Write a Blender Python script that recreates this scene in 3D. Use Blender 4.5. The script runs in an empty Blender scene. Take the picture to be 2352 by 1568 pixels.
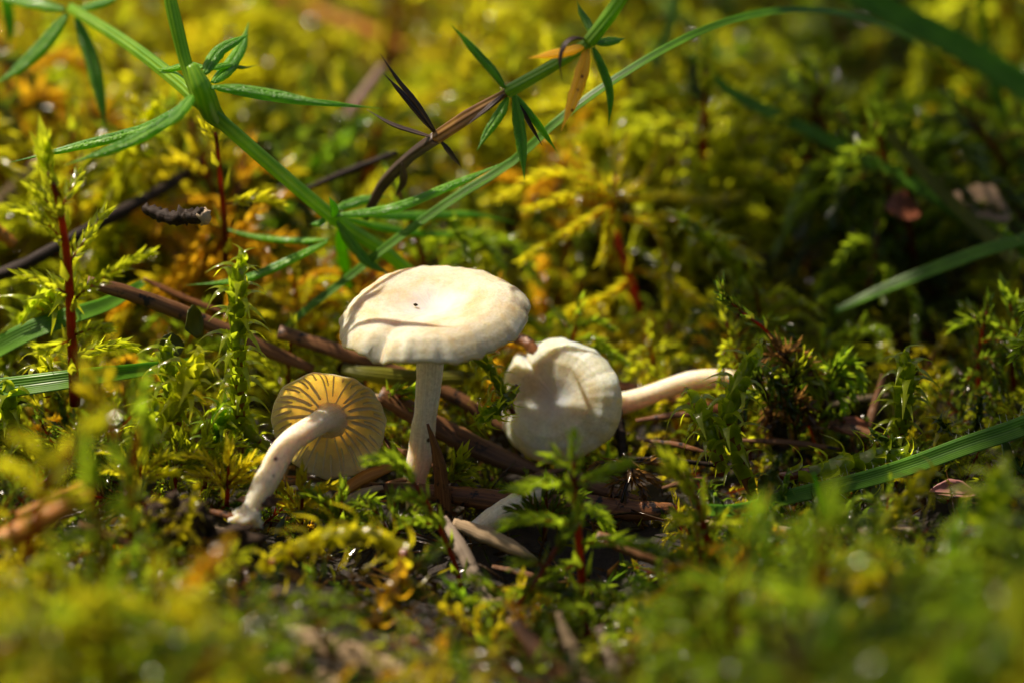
import bpy, math
import numpy as np
from mathutils import Matrix, Vector, noise as mnoise

# ------------------------------------------------------------------ camera, world, sun, exposure
# 1 Blender unit = 1 cm (a macro photograph of a patch of mossy forest floor)
scene = bpy.context.scene
scene.unit_settings.system = 'METRIC'
scene.unit_settings.scale_length = 0.01
PITCH = math.radians(22.0)
DIST = 22.0
FRAME_W = 6.4
AIM = np.array([0.0, 0.0, 0.92])
CAM = AIM + DIST * np.array([0.0, -math.cos(PITCH), math.sin(PITCH)])
FWD = np.array([0.0, math.cos(PITCH), -math.sin(PITCH)])
UPV = np.array([0.0, math.sin(PITCH), math.cos(PITCH)])
cd = bpy.data.cameras.new('camera')
cam = bpy.data.objects.new('camera', cd)
scene.collection.objects.link(cam)
cam.location = CAM
cam.rotation_euler = (math.pi / 2 - PITCH, 0, 0)
cd.sensor_width = 36.0
cd.lens = 36.0 * DIST / FRAME_W
cd.clip_start = 0.5
cd.clip_end = 2000.0
APERTURE = 0.70                      # diameter of the lens opening in cm
cd.dof.use_dof = True
cd.dof.focus_distance = DIST - 0.02
cd.dof.aperture_fstop = cd.lens * 1e-3 / APERTURE
cd.dof.aperture_blades = 9
scene.camera = cam

SUN_EL, SUN_AZ = math.radians(57), math.radians(-62)   # azimuth from +Y (away from camera) towards +X
SUN_DIR = np.array([math.sin(SUN_AZ) * math.cos(SUN_EL), math.cos(SUN_AZ) * math.cos(SUN_EL), math.sin(SUN_EL)])
world = bpy.data.worlds.new('World')
scene.world = world
world.use_nodes = True
wn = world.node_tree
wn.nodes.clear()
w_out = wn.nodes.new('ShaderNodeOutputWorld')
w_bg = wn.nodes.new('ShaderNodeBackground')
w_sky = wn.nodes.new('ShaderNodeTexSky')
w_sky.sky_type = 'NISHITA'
w_sky.sun_disc = False
w_sky.sun_elevation = SUN_EL
w_sky.sun_rotation = SUN_AZ
w_sky.dust_density = 3.0
w_sky.ozone_density = 0.6
w_bg.inputs['Strength'].default_value = 0.06
wn.links.new(w_sky.outputs[0], w_bg.inputs['Color'])
wn.links.new(w_bg.outputs[0], w_out.inputs['Surface'])
sl = bpy.data.lights.new('sun', 'SUN')
sl.energy = 5.0
sl.angle = math.radians(0.8)
sl.color = (1.0, 0.92, 0.80)
sun = bpy.data.objects.new('sun', sl)
scene.collection.objects.link(sun)
sun.location = SUN_DIR * 60
sun.rotation_euler = Vector(SUN_DIR).to_track_quat('Z', 'Y').to_euler()
scene.view_settings.view_transform = 'Standard'
scene.view_settings.look = 'None'
scene.view_settings.exposure = 0.56
scene.view_settings.gamma = 1.0
scene.view_settings.use_white_balance = True
scene.view_settings.white_balance_temperature = 7200
scene.view_settings.white_balance_tint = 15
scene.view_settings.use_curve_mapping = False
scene.cycles.use_denoising = True
scene.cycles.max_bounces = 8
scene.cycles.diffuse_bounces = 4
scene.cycles.glossy_bounces = 2
scene.cycles.transmission_bounces = 6
scene.cycles.transparent_max_bounces = 8
scene.cycles.caustics_reflective = False
scene.cycles.caustics_refractive = False
scene.cycles.sample_clamp_indirect = 4.0

COL = scene.collection
rng = np.random.default_rng(7)


# ------------------------------------------------------------------ picture pixel (2352 wide) -> place in the world
def ray(px, py):
    d = FWD + np.array([1, 0, 0]) * (px - 1176) / 2352 * FRAME_W / DIST + UPV * (784 - py) / 2352 * FRAME_W / DIST
    return d


def W(px, py, y=0.0):
    d = ray(px, py)
    return CAM + d * ((y - CAM[1]) / d[1])


def WP(pts, y=None):
    """[(px, py[, y])] -> array of points"""
    return np.array([W(p[0], p[1], p[2] if len(p) > 2 else y) for p in pts])


def project(P):
    v = np.asarray(P) - CAM
    dep = v @ FWD
    return 1176 + v[..., 0] / dep * DIST / FRAME_W * 2352, 784 - (v @ UPV) / dep * DIST / FRAME_W * 2352


PX = FRAME_W / 2352                   # size of one picture pixel at the mushrooms


def nrm(v):
    v = np.asarray(v, float)
    return v / np.maximum(np.linalg.norm(v, axis=-1, keepdims=True), 1e-9)


def spline(P, n):
    """Catmull-Rom through P, n points"""
    P = np.asarray(P, float)
    if len(P) == 2:
        t = np.linspace(0, 1, n)[:, None]
        return P[0] * (1 - t) + P[1] * t
    d = np.r_[0, np.cumsum(np.linalg.norm(np.diff(P[:, :3], axis=0), axis=1))]
    d = d / d[-1]
    Q = np.vstack([2 * P[0] - P[1], P, 2 * P[-1] - P[-2]])
    out = []
    for t in np.linspace(0, 1, n):
        i = min(max(np.searchsorted(d, t, side='right') - 1, 0), len(P) - 2)
        u = (t - d[i]) / max(d[i + 1] - d[i], 1e-9)
        p0, p1, p2, p3 = Q[i], Q[i + 1], Q[i + 2], Q[i + 3]
        out.append(0.5 * ((2 * p1) + (-p0 + p2) * u + (2 * p0 - 5 * p1 + 4 * p2 - p3) * u * u + (-p0 + 3 * p1 - 3 * p2 + p3) * u ** 3))
    return np.array(out)


def lerp1(t, xs):
    """value list xs spread evenly over 0..1, read at t"""
    return np.interp(t, np.linspace(0, 1, len(xs)), xs)


def fbm(p, s=1.0, o=3):
    return mnoise.fractal(Vector((p[0] * s, p[1] * s, p[2] * s)), 1.0, 2.0, o)


# ------------------------------------------------------------------ mesh helpers
class MB:
    """collects vertices, triangles/quads, a colour per vertex and uv per vertex"""
    def __init__(self):
        self.v, self.t, self.q, self.c, self.uv, self.n = [], [], [], [], [], 0

    def add(self, V, T=None, Q=None, c=(1, 1, 1), uv=None):
        V = np.asarray(V, float)
        self.v.append(V)
        if T is not None and len(T):
            self.t.append(np.asarray(T, int) + self.n)
        if Q is not None and len(Q):
            self.q.append(np.asarray(Q, int) + self.n)
        c = np.asarray(c, float)
        self.c.append(np.broadcast_to(c, (len(V), 3)))
        self.uv.append(np.zeros((len(V), 2)) if uv is None else np.asarray(uv, float))
        self.n += len(V)

    def arrays(self):
        V = np.vstack(self.v)
        T = np.vstack(self.t) if self.t else np.zeros((0, 3), int)
        Q = np.vstack(self.q) if self.q else np.zeros((0, 4), int)
        return V, T, Q, np.vstack(self.c), np.vstack(self.uv)

    def mesh(self, name, mat, smooth=True, origin=None, col=True):
        V, T, Q, C, UV = self.arrays()
        if origin is not None:
            V = V - np.asarray(origin)
        return make_mesh(name, V, T, Q, C if col else None, UV, mat, smooth)


def make_mesh(name, V, T, Q, C, UV, mat, smooth=True):
    me = bpy.data.meshes.new(name)
    me.vertices.add(len(V))
    me.vertices.foreach_set('co', np.ascontiguousarray(V, dtype=np.float32).ravel())
    nl = len(T) * 3 + len(Q) * 4
    loops = np.concatenate([T.ravel(), Q.ravel()]).astype(np.int32)
    me.loops.add(nl)
    me.loops.foreach_set('vertex_index', loops)
    me.polygons.add(len(T) + len(Q))
    st = np.concatenate([np.arange(len(T)) * 3, len(T) * 3 + np.arange(len(Q)) * 4]).astype(np.int32)
    me.polygons.foreach_set('loop_start', st)
    if smooth:
        me.polygons.foreach_set('use_smooth', np.ones(len(T) + len(Q), dtype=bool))
    me.update(calc_edges=True)
    if C is not None:
        a = me.attributes.new('tint', 'FLOAT_COLOR', 'POINT')
        a.data.foreach_set('color', np.hstack([C, np.ones((len(C), 1))]).astype(np.float32).ravel())
    if UV is not None:
        u = me.uv_layers.new(name='UVMap')
        u.data.foreach_set('uv', UV[loops].astype(np.float32).ravel())
    me.materials.append(mat)
    return me


def link(name, me, parent=None, loc=None, mat4=None):
    o = bpy.data.objects.new(name, me)
    COL.objects.link(o)
    if parent is not None:
        o.parent = parent
    if loc is not None:
        o.location = loc
    if mat4 is not None:
        o.matrix_basis = mat4
    return o


def tag(o, label, cat, group=None):
    o['label'] = label
    o['category'] = cat
    if group:
        o['group'] = group
    return o


def empty(name, loc, label, cat, group=None):
    o = bpy.data.objects.new(name, None)
    o.empty_display_size = 0.05
    COL.objects.link(o)
    o.location = loc
    return tag(o, label, cat, group)


SECT = {
    'round': [(math.cos(a), math.sin(a)) for a in np.linspace(0, 2 * math.pi, 12, endpoint=False)],
    'hex': [(math.cos(a), math.sin(a)) for a in np.linspace(0, 2 * math.pi, 6, endpoint=False)],
    'square': [(math.cos(a) * (1 + .12 * math.cos(4 * a)), math.sin(a) * (1 + .12 * math.cos(4 * a))) for a in np.linspace(0, 2 * math.pi, 16, endpoint=False)],
    'vee': [(-1, .38), (-.75, .27), (-.5, .16), (-.25, .05), (0, 0), (.25, .05), (.5, .16), (.75, .27), (1, .38), (.75, .18), (.5, .06), (.25, -.05), (0, -.13), (-.25, -.05), (-.5, .06), (-.75, .18)],
    'leaf': [(-1, -.10), (-.8, .12), (-.45, .22), (-.12, .20), (0, .10), (.12, .20), (.45, .22), (.8, .12), (1, -.10), (.75, -.24), (.4, -.14), (.1, -.20), (0, -.28), (-.1, -.20), (-.4, -.14), (-.75, -.24)],
    'half': [(-1, 0), (-.92, .28), (-.6, .5), (0, .62), (.6, .5), (.92, .28), (1, 0), (.8, -.1), (.4, -.05), (0, 0), (-.4, -.05), (-.8, -.1)],
}


def frames(P, up):
    T = nrm(np.gradient(P, axis=0))
    n = np.asarray(up, float)
    N = []
    for t in T:
        n = n - t * (n @ t)
        if np.linalg.norm(n) < 1e-4:
            n = np.cross(t, (0.3, 0.8, 0.5))
        n = n / np.linalg.norm(n)
        N.append(n)
    N = np.array(N)
    return T, N, np.cross(T, N)


def sweep(mb, path, rad, sect='round', up=(0, -.4, 1), n=24, c=(1, 1, 1), flat=1.0, twist=0.0, bump=0.0, seed=0, ctip=None, close=True, cend=None):
    """closed tube along a smooth path; rad: widths (half) listed along the length"""
    P = spline(path, n)
    t = np.linspace(0, 1, n)
    r = lerp1(t, rad)
    T, N, B = frames(P, up)
    S = np.array(SECT[sect])
    m = len(S)
    if twist:
        a = t * twist
        N, B = N * np.cos(a)[:, None] + B * np.sin(a)[:, None], B * np.cos(a)[:, None] - N * np.sin(a)[:, None]
    V = P[:, None, :] + (B[:, None, :] * S[None, :, 0:1] + N[:, None, :] * S[None, :, 1:2] * flat) * r[:, None, None]
    if bump:
        g = np.random.default_rng(seed)
        k = g.normal(size=(n, m)) * bump
        k = (k + np.roll(k, 1, 0) + np.roll(k, 1, 1)) / 2
        V = V + (V - P[:, None, :]) * k[:, :, None]
    L = np.r_[0, np.cumsum(np.linalg.norm(np.diff(P, axis=0), axis=1))]
    uv = np.stack([np.repeat(L, m), np.tile(np.arange(m) / m, n)], 1)
    V = V.reshape(-1, 3)
    i = np.arange(n - 1)[:, None] * m
    j = np.arange(m)[None, :]
    j2 = (j + 1) % m
    Q = np.stack([i + j, i + j2, i + m + j2, i + m + j], -1).reshape(-1, 4)
    cc = np.broadcast_to(np.asarray(c, float), (n, 3)).copy()
    if ctip is not None:
        cc = np.array(c)[None] * (1 - t[:, None]) + np.array(ctip)[None] * t[:, None]
    C = np.repeat(cc, m, 0)
    Vc = np.vstack([V, P[0], P[-1]])
    Cc = np.vstack([C, cc[0] if cend is None else cend, cc[-1] if cend is None else cend])
    uvc = np.vstack([uv, [0, .5], [L[-1], .5]])
    a = np.arange(m)
    b = (a + 1) % m
    T1 = np.stack([np.full(m, n * m), b, a], 1)
    T2 = np.stack([np.full(m, n * m + 1), (n - 1) * m + a, (n - 1) * m + b], 1)
    mb.add(Vc, np.vstack([T1, T2]) if close else None, Q, Cc, uvc)
    return P, T, N, B


# ------------------------------------------------------------------ materials
def new_mat(name):
    m = bpy.data.materials.new(name)
    m.use_nodes = True
    nt = m.node_tree
    nt.nodes.clear()
    out = nt.nodes.new('ShaderNodeOutputMaterial')
    return m, nt, out


def N_(nt, kind, **kw):
    n = nt.nodes.new(kind)
    for k, v in kw.items():
        if k in n.inputs:
            n.inputs[k].default_value = v
        else:
            setattr(n, k, v)
    return n


def ramp(nt, stops, fac):
    r = nt.nodes.new('ShaderNodeValToRGB')
    el = r.color_ramp.elements
    while len(el) > 1:
        el.remove(el[-1])
    for i, (p, c) in enumerate(stops):
        e = el[0] if i == 0 else el.new(p)
        e.position = p
        e.color = (*c, 1)
    nt.links.new(fac, r.inputs['Fac'])
    return r


def mixc(nt, a, b, fac, mode='MIX'):
    m = nt.nodes.new('ShaderNodeMix')
    m.data_type = 'RGBA'
    m.blend_type = mode
    for sock, v in ((m.inputs['Factor'], fac), (m.inputs[6], a), (m.inputs[7], b)):
        if hasattr(v, 'is_linked') or isinstance(v, bpy.types.NodeSocket):
            nt.links.new(v, sock)
        elif isinstance(v, (tuple, list)):
            sock.default_value = (*v, 1) if len(v) == 3 else v
        else:
            sock.default_value = v
    return m.outputs[2]


def leafy(nt, out, col, trans_col, mix, rough, bump=None, spec=0.5, coat=0.0):
    p = N_(nt, 'ShaderNodeBsdfPrincipled')
    nt.links.new(col, p.inputs['Base Color'])
    p.inputs['Roughness'].default_value = rough
    p.inputs['Specular IOR Level'].default_value = spec
    p.inputs['Coat Weight'].default_value = coat
    p.inputs['Coat Roughness'].default_value = 0.12
    tr = N_(nt, 'ShaderNodeBsdfTranslucent')
    nt.links.new(trans_col, tr.inputs['Color'])
    if bump is not None:
        nt.links.new(bump, p.inputs['Normal'])
    mx = N_(nt, 'ShaderNodeMixShader')
    mx.inputs[0].default_value = mix
    nt.links.new(p.outputs[0], mx.inputs[1])
    nt.links.new(tr.outputs[0], mx.inputs[2])
    nt.links.new(mx.outputs[0], out.inputs['Surface'])
    return p


def moss_material(name, mix=0.52, rough=0.24, boost=1.9):
    m, nt, out = new_mat(name)
    at = N_(nt, 'ShaderNodeAttribute', attribute_name='tint')
    tc = N_(nt, 'ShaderNodeNewGeometry')
    nz = N_(nt, 'ShaderNodeTexNoise', Scale=9.0, Detail=3.0)
    nt.links.new(tc.outputs['Position'], nz.inputs['Vector'])
    r = ramp(nt, [(0.3, (.62, .6, .6)), (0.7, (1.25, 1.2, 1.1))], nz.outputs['Fac'])
    col = mixc(nt, at.outputs['Color'], r.outputs[0], 1.0, 'MULTIPLY')
    tcol = mixc(nt, col, (boost, boost * .92, boost * .8), 1.0, 'MULTIPLY')
    nz2 = N_(nt, 'ShaderNodeTexNoise', Scale=60.0, Detail=2.0)
    nt.links.new(tc.outputs['Position'], nz2.inputs['Vector'])
    bp = N_(nt, 'ShaderNodeBump', Strength=0.35, Distance=0.01)
    nt.links.new(nz2.outputs['Fac'], bp.inputs['Height'])
    leafy(nt, out, col, tcol, mix, rough, bp.outputs[0], 0.5, 0.7)
    return m


M_MOSS = moss_material('moss', 0.62, 0.20, 2.7)
M_STEMRED = moss_material('moss_stem', 0.25, 0.3, 1.6)


def grass_material(name, c1, c2, veins=9, rough=0.33, mix=0.5, spots=0.0, sparkle=0.0, spotcol=(.05, .03, .01)):
    m, nt, out = new_mat(name)
    uv = N_(nt, 'ShaderNodeUVMap')
    sx = N_(nt, 'ShaderNodeSeparateXYZ')
    nt.links.new(uv.outputs[0], sx.inputs[0])
    mp = N_(nt, 'ShaderNodeMath', operation='MULTIPLY')
    nt.links.new(sx.outputs[1], mp.inputs[0])
    mp.inputs[1].default_value = veins * 2 * math.pi * 2
    sn = N_(nt, 'ShaderNodeMath', operation='SINE')
    nt.links.new(mp.outputs[0], sn.inputs[0])
    tc = N_(nt, 'ShaderNodeTexCoord')
    nz = N_(nt, 'ShaderNodeTexNoise', Scale=5.0, Detail=4.0)
    nt.links.new(tc.outputs['Object'], nz.inputs['Vector'])
    a = N_(nt, 'ShaderNodeMath', operation='MULTIPLY_ADD')
    nt.links.new(sn.outputs[0], a.inputs[0])
    a.inputs[1].default_value = 0.16
    nt.links.new(nz.outputs['Fac'], a.inputs[2])
    r = ramp(nt, [(0.3, c1), (0.72, c2)], a.outputs[0])
    col = r.outputs[0]
    if spots:
        vo = N_(nt, 'ShaderNodeTexVoronoi', Scale=spots)
        nt.links.new(tc.outputs['Object'], vo.inputs['Vector'])
        rs = ramp(nt, [(0.13, (1, 1, 1)), (0.22, (0, 0, 0))], vo.outputs['Distance'])
        col = mixc(nt, col, spotcol, rs.outputs[0])
    tcol = mixc(nt, col, (2.2, 2.1, 1.6), 1.0, 'MULTIPLY')
    bp = N_(nt, 'ShaderNodeBump', Strength=0.4, Distance=0.006)
    nt.links.new(sn.outputs[0], bp.inputs['Height'])
    bo = bp.outputs[0]
    if sparkle:
        vo2 = N_(nt, 'ShaderNodeTexVoronoi', Scale=sparkle)
        nt.links.new(tc.outputs['Object'], vo2.inputs['Vector'])
        b2 = N_(nt, 'ShaderNodeBump', Strength=0.8, Distance=0.012, invert=True)
        nt.links.new(vo2.outputs['Distance'], b2.inputs['Height'])
        nt.links.new(bo, b2.inputs['Normal'])
        bo = b2.outputs[0]
    leafy(nt, out, col, tcol, mix, rough, bo, 0.5, 0.15 if sparkle else 0.0)
    return m


M_GRASS = grass_material('grass_green', (.06, .19, .010), (.14, .32, .022))
M_GRASS_Y = grass_material('grass_yellowing', (.13, .15, .012), (.24, .24, .03))
M_BED = grass_material('bedstraw_leaf', (.075, .25, .012), (.17, .40, .025), 1, 0.34, 0.45, sparkle=70)
M_BEDSTEM = grass_material('bedstraw_stem', (.12, .30, .015), (.23, .41, .03), 4, 0.4, 0.4)
M_BEDYEL = grass_material('bedstraw_leaf_yellow', (.55, .38, .05), (.68, .52, .09), 2, 0.4, 0.6, spots=16, spotcol=(.10, .05, .012))
M_BEDBROWN = grass_material('bedstraw_stem_brown', (.11, .05, .012), (.26, .14, .03), 3, 0.45, 0.2)
M_BEDDEAD = grass_material('bedstraw_dead', (.022, .012, .008), (.055, .028, .016), 2, 0.5, 0.08)


def wood_material(name, c1, c2, c3, spots=0.0, rough=0.42, spotsz=(0.2, 0.32), grain=5, mix=0.0):
    m, nt, out = new_mat(name)
    uv = N_(nt, 'ShaderNodeUVMap')
    mp = N_(nt, 'ShaderNodeMapping')
    mp.inputs['Scale'].default_value = (2.2, 26.0, 1)
    nt.links.new(uv.outputs[0], mp.inputs[0])
    nz = N_(nt, 'ShaderNodeTexNoise', Scale=1.0, Detail=5.0, Roughness=0.65)
    nt.links.new(mp.outputs[0], nz.inputs['Vector'])
    r = ramp(nt, [(0.28, c1), (0.52, c2), (0.76, c3)], nz.outputs['Fac'])
    col = r.outputs[0]
    tc = N_(nt, 'ShaderNodeTexCoord')
    if spots:
        vo = N_(nt, 'ShaderNodeTexNoise', Scale=spots, Detail=4.0, Roughness=0.7)
        nt.links.new(tc.outputs['Object'], vo.inputs['Vector'])
        rs = ramp(nt, [(0.56, (0, 0, 0)), (0.64, (1, 1, 1))], vo.outputs['Fac'])
        col = mixc(nt, col, (.012, .009, .008), rs.outputs[0])
    bp = N_(nt, 'ShaderNodeBump', Strength=0.5, Distance=0.012)
    nt.links.new(nz.outputs['Fac'], bp.inputs['Height'])
    p = N_(nt, 'ShaderNodeBsdfPrincipled', Roughness=rough)
    p.inputs['Specular IOR Level'].default_value = 0.15 if rough > .55 else 0.3
    nt.links.new(col, p.inputs['Base Color'])
    nt.links.new(bp.outputs[0], p.inputs['Normal'])
    nt.links.new(p.outputs[0], out.inputs['Surface'])
    return m


M_NBROWN = wood_material('needle_brown', (.055, .022, .010), (.16, .070, .026), (.30, .16, .07), spots=9)
M_NDARK = wood_material('needle_dark', (.05, .018, .008), (.18, .07, .024), (.36, .16, .055), spots=12, rough=0.3)
M_NORANGE = wood_material('needle_orange', (.26, .085, .010), (.45, .17, .022), (.55, .27, .05), rough=0.35)
M_NGREY = wood_material('needle_grey', (.14, .10, .07), (.28, .22, .16), (.40, .33, .25), spots=7, rough=0.6)
M_NTAN = wood_material('needle_tan', (.20, .13, .07), (.36, .26, .15), (.48, .37, .24), rough=0.6)
M_TWIG = wood_material('twig_dark', (.008, .006, .004), (.026, .017, .012), (.075, .05, .037), rough=0.6)
M_CUT = wood_material('twig_cut_end', (.22, .15, .09), (.38, .29, .19), (.5, .42, .32), rough=0.5)


def mushroom_material(name, base, patch, sss=0.45, trans=0.0, tcol=(.9, .62, .22), scale=1.0, speck=0.0, centre=False):
    m, nt, out = new_mat(name)
    tc = N_(nt, 'ShaderNodeTexCoord')
    nz = N_(nt, 'ShaderNodeTexNoise', Scale=5.5 * scale, Detail=6.0, Roughness=0.6)
    nt.links.new(tc.outputs['Object'], nz.inputs['Vector'])
    r = ramp(nt, [(0.40, base), (0.70, patch)], nz.outputs['Fac'])
    col = r.outputs[0]
    nf = N_(nt, 'ShaderNodeTexNoise', Scale=45 * scale, Detail=4.0, Roughness=0.7)
    nt.links.new(tc.outputs['Object'], nf.inputs['Vector'])
    rf = ramp(nt, [(0.3, (.80, .78, .74)), (0.6, (1.04, 1.04, 1.04))], nf.outputs['Fac'])
    col = mixc(nt, col, rf.outputs[0], 1.0, 'MULTIPLY')
    if centre:       # paler fibrous middle of the cap
        ln = N_(nt, 'ShaderNodeVectorMath', operation='LENGTH')
        sc = N_(nt, 'ShaderNodeMapping')
        sc.inputs['Scale'].default_value = (1, 1, 0.2)
        nt.links.new(tc.outputs['Object'], sc.inputs[0])
        nt.links.new(sc.outputs[0], ln.inputs[0])
        ad = N_(nt, 'ShaderNodeMath', operation='MULTIPLY_ADD')
        nt.links.new(nz.outputs['Fac'], ad.inputs[0])
        ad.inputs[1].default_value = 0.22
        nt.links.new(ln.outputs['Value'], ad.inputs[2])
        rc = ramp(nt, [(centre * .25 + .1, (1, 1, 1)), (centre * .62 + .1, (0, 0, 0))], ad.outputs[0])
        fm = N_(nt, 'ShaderNodeMath', operation='MULTIPLY')
        nt.links.new(rc.outputs[0], fm.inputs[0])
        fm.inputs[1].default_value = 0.75
        col = mixc(nt, col, (.57, .54, .51), fm.outputs[0])
    if speck:
        vo = N_(nt, 'ShaderNodeTexVoronoi', Scale=speck)
        nt.links.new(tc.outputs['Object'], vo.inputs['Vector'])
        rs = ramp(nt, [(0.035, (1, 1, 1)), (0.06, (0, 0, 0))], vo.outputs['Distance'])
        col = mixc(nt, col, (.12, .06, .025), rs.outputs[0])
    bp = N_(nt, 'ShaderNodeBump', Strength=0.35, Distance=0.010)
    nt.links.new(nf.outputs['Fac'], bp.inputs['Height'])
    p = N_(nt, 'ShaderNodeBsdfPrincipled', Roughness=0.55)
    nt.links.new(col, p.inputs['Base Color'])
    nt.links.new(bp.outputs[0], p.inputs['Normal'])
    p.inputs['Specular IOR Level'].default_value = 0.35
    p.inputs['Subsurface Weight'].default_value = sss
    p.inputs['Subsurface Radius'].default_value = (0.28, 0.15, 0.04)
    p.inputs['Subsurface Scale'].default_value = 1.0
    if trans:
        tr = N_(nt, 'ShaderNodeBsdfTranslucent', Color=(*tcol, 1))
        mx = N_(nt, 'ShaderNodeMixShader')
        mx.inputs[0].default_value = trans
        nt.links.new(p.outputs[0], mx.inputs[1])
        nt.links.new(tr.outputs[0], mx.inputs[2])
        nt.links.new(mx.outputs[0], out.inputs['Surface'])
    else:
        nt.links.new(p.outputs[0], out.inputs['Surface'])
    return m


M_CAP = mushroom_material('cap_skin', (.62, .55, .41), (.53, .38, .19), 0.6, speck=2.0, centre=0.45)
M_CAPSMALL = mushroom_material('cap_skin_small', (.74, .66, .50), (.60, .46, .25), 0.7, speck=2.5, centre=0.30)
M_CAPTHIN = mushroom_material('cap_skin_thin', (.82, .68, .42), (.62, .44, .20), 0.9, trans=0.40, tcol=(1.0, .82, .48), speck=2.5, centre=0.30)
M_MSTEM = mushroom_material('stem_flesh', (.86, .79, .63), (.82, .72, .52), 0.9, speck=3.0)
def fibre_stem():
    nt = M_MSTEM.node_tree
    p = [n for n in nt.nodes if n.type == 'BSDF_PRINCIPLED'][0]
    uv = N_(nt, 'ShaderNodeUVMap')
    mp = N_(nt, 'ShaderNodeMapping')
    mp.inputs['Scale'].default_value = (3.0, 34.0, 1)
    nt.links.new(uv.outputs[0], mp.inputs[0])
    nz = N_(nt, 'ShaderNodeTexNoise', Scale=1.0, Detail=5.0, Roughness=0.6)
    nt.links.new(mp.outputs[0], nz.inputs['Vector'])
    bp = N_(nt, 'ShaderNodeBump', Strength=0.22, Distance=0.006)
    nt.links.new(nz.outputs['Fac'], bp.inputs['Height'])
    nt.links.new(bp.outputs[0], p.inputs['Normal'])
    old = p.inputs['Base Color'].links[0].from_socket
    r = ramp(nt, [(0.35, (.86, .82, .74)), (0.6, (1, 1, 1))], nz.outputs['Fac'])
    nt.links.new(mixc(nt, old, r.outputs[0], 1.0, 'MULTIPLY'), p.inputs['Base Color'])


fibre_stem()
for n_ in M_MSTEM.node_tree.nodes:
    if n_.type == 'BSDF_PRINCIPLED':
        n_.inputs['Subsurface Radius'].default_value = (.14, .10, .045)
M_GILL = mushroom_material('gill_flesh', (.97, .92, .82), (.95, .88, .74), 0.3, trans=0.75, tcol=(1.0, .93, .74))
for n_ in M_GILL.node_tree.nodes:
    if n_.type == 'BSDF_PRINCIPLED':
        n_.inputs['Subsurface Radius'].default_value = (.6, .4, .2)


def soil_material():
    m, nt, out = new_mat('soil')
    tc = N_(nt, 'ShaderNodeNewGeometry')
    nz = N_(nt, 'ShaderNodeTexNoise', Scale=6.0, Detail=8.0, Roughness=0.7)
    nt.links.new(tc.outputs['Position'], nz.inputs['Vector'])
    r = ramp(nt, [(0.3, (.006, .0045, .003)), (0.55, (.022, .014, .008)), (0.75, (.06, .036, .018))], nz.outputs['Fac'])
    bp = N_(nt, 'ShaderNodeBump', Strength=1.0, Distance=0.08)
    nt.links.new(nz.outputs['Fac'], bp.inputs['Height'])
    p = N_(nt, 'ShaderNodeBsdfPrincipled', Roughness=0.7)
    nt.links.new(r.outputs[0], p.inputs['Base Color'])
    nt.links.new(bp.outputs[0], p.inputs['Normal'])
    nt.links.new(p.outputs[0], out.inputs['Surface'])
    return m


M_SOIL = soil_material()


def drop_material():
    m, nt, out = new_mat('water_drop')
    g = N_(nt, 'ShaderNodeBsdfGlossy', Roughness=0.04)
    tp = N_(nt, 'ShaderNodeBsdfTransparent')
    fr = N_(nt, 'ShaderNodeFresnel', IOR=1.45)
    mx = N_(nt, 'ShaderNodeMixShader')
    nt.links.new(fr.outputs[0], mx.inputs[0])
    nt.links.new(tp.outputs[0], mx.inputs[1])
    nt.links.new(g.outputs[0], mx.inputs[2])
    nt.links.new(mx.outputs[0], out.inputs['Surface'])
    return m


M_DROP = drop_material()


def plain_leaf_mat(name, c1, c2, mix=0.35, rough=0.35):
    m, nt, out = new_mat(name)
    tc = N_(nt, 'ShaderNodeTexCoord')
    nz = N_(nt, 'ShaderNodeTexNoise', Scale=7.0, Detail=5.0)
    nt.links.new(tc.outputs['Object'], nz.inputs['Vector'])
    r = ramp(nt, [(0.35, c1), (0.68, c2)], nz.outputs['Fac'])
    bp = N_(nt, 'ShaderNodeBump', Strength=0.4, Distance=0.02)
    nt.links.new(nz.outputs['Fac'], bp.inputs['Height'])
    leafy(nt, out, r.outputs[0], r.outputs[0], mix, rough, bp.outputs[0])
    return m


M_ROUND = plain_leaf_mat('round_leaf', (.06, .075, .008), (.12, .13, .015), 0.5, 0.3)
M_DEADLEAF = plain_leaf_mat('dead_leaf_tan', (.34, .21, .12), (.52, .36, .23), 0.15, 0.5)
M_REDDEAD = plain_leaf_mat('dead_leaf_red', (.16, .045, .018), (.28, .09, .04), 0.2, 0.45)
M_PINK = plain_leaf_mat('dead_leaf_pink', (.35, .14, .12), (.45, .22, .19), 0.2, 0.45)
M_VEINLEAF = plain_leaf_mat('hairy_leaf', (.035, .10, .02), (.09, .19, .05), 0.35, 0.4)
M_CLOD = wood_material('soil_clod', (.010, .006, .004), (.035, .022, .013), (.10, .066, .042), rough=0.8)


# ------------------------------------------------------------------ ground
def height(x, y):
    """soil level: a hollow round the mushrooms, rising moss hummocks in front at both sides and a bank behind"""
    h = 0.0
    h += 0.55 * np.exp(-(((x + 3.4) / 1.7) ** 2 + ((y + 4.2) / 2.1) ** 2))
    h += 0.75 * np.exp(-(((x - 2.7) / 1.7) ** 2 + ((y + 4.2) / 1.9) ** 2))
    h -= 0.30 * np.exp(-(((x - 0.2) / 1.0) ** 2 + ((y + 1.9) / 0.9) ** 2))
    h -= 0.16 * np.exp(-((x / 2.6) ** 4 + ((y + .2) / 1.3) ** 4))
    h += 0.10 * np.clip(y - 1.0, 0, 9)
    h += 0.05 * np.sin(2.1 * x + 0.7) * np.cos(1.7 * y) + 0.10 * np.sin(0.8 * x + 1.9 * y)*np.clip((np.abs(y) - .5) / 2, 0, 1)
    return h


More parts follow.
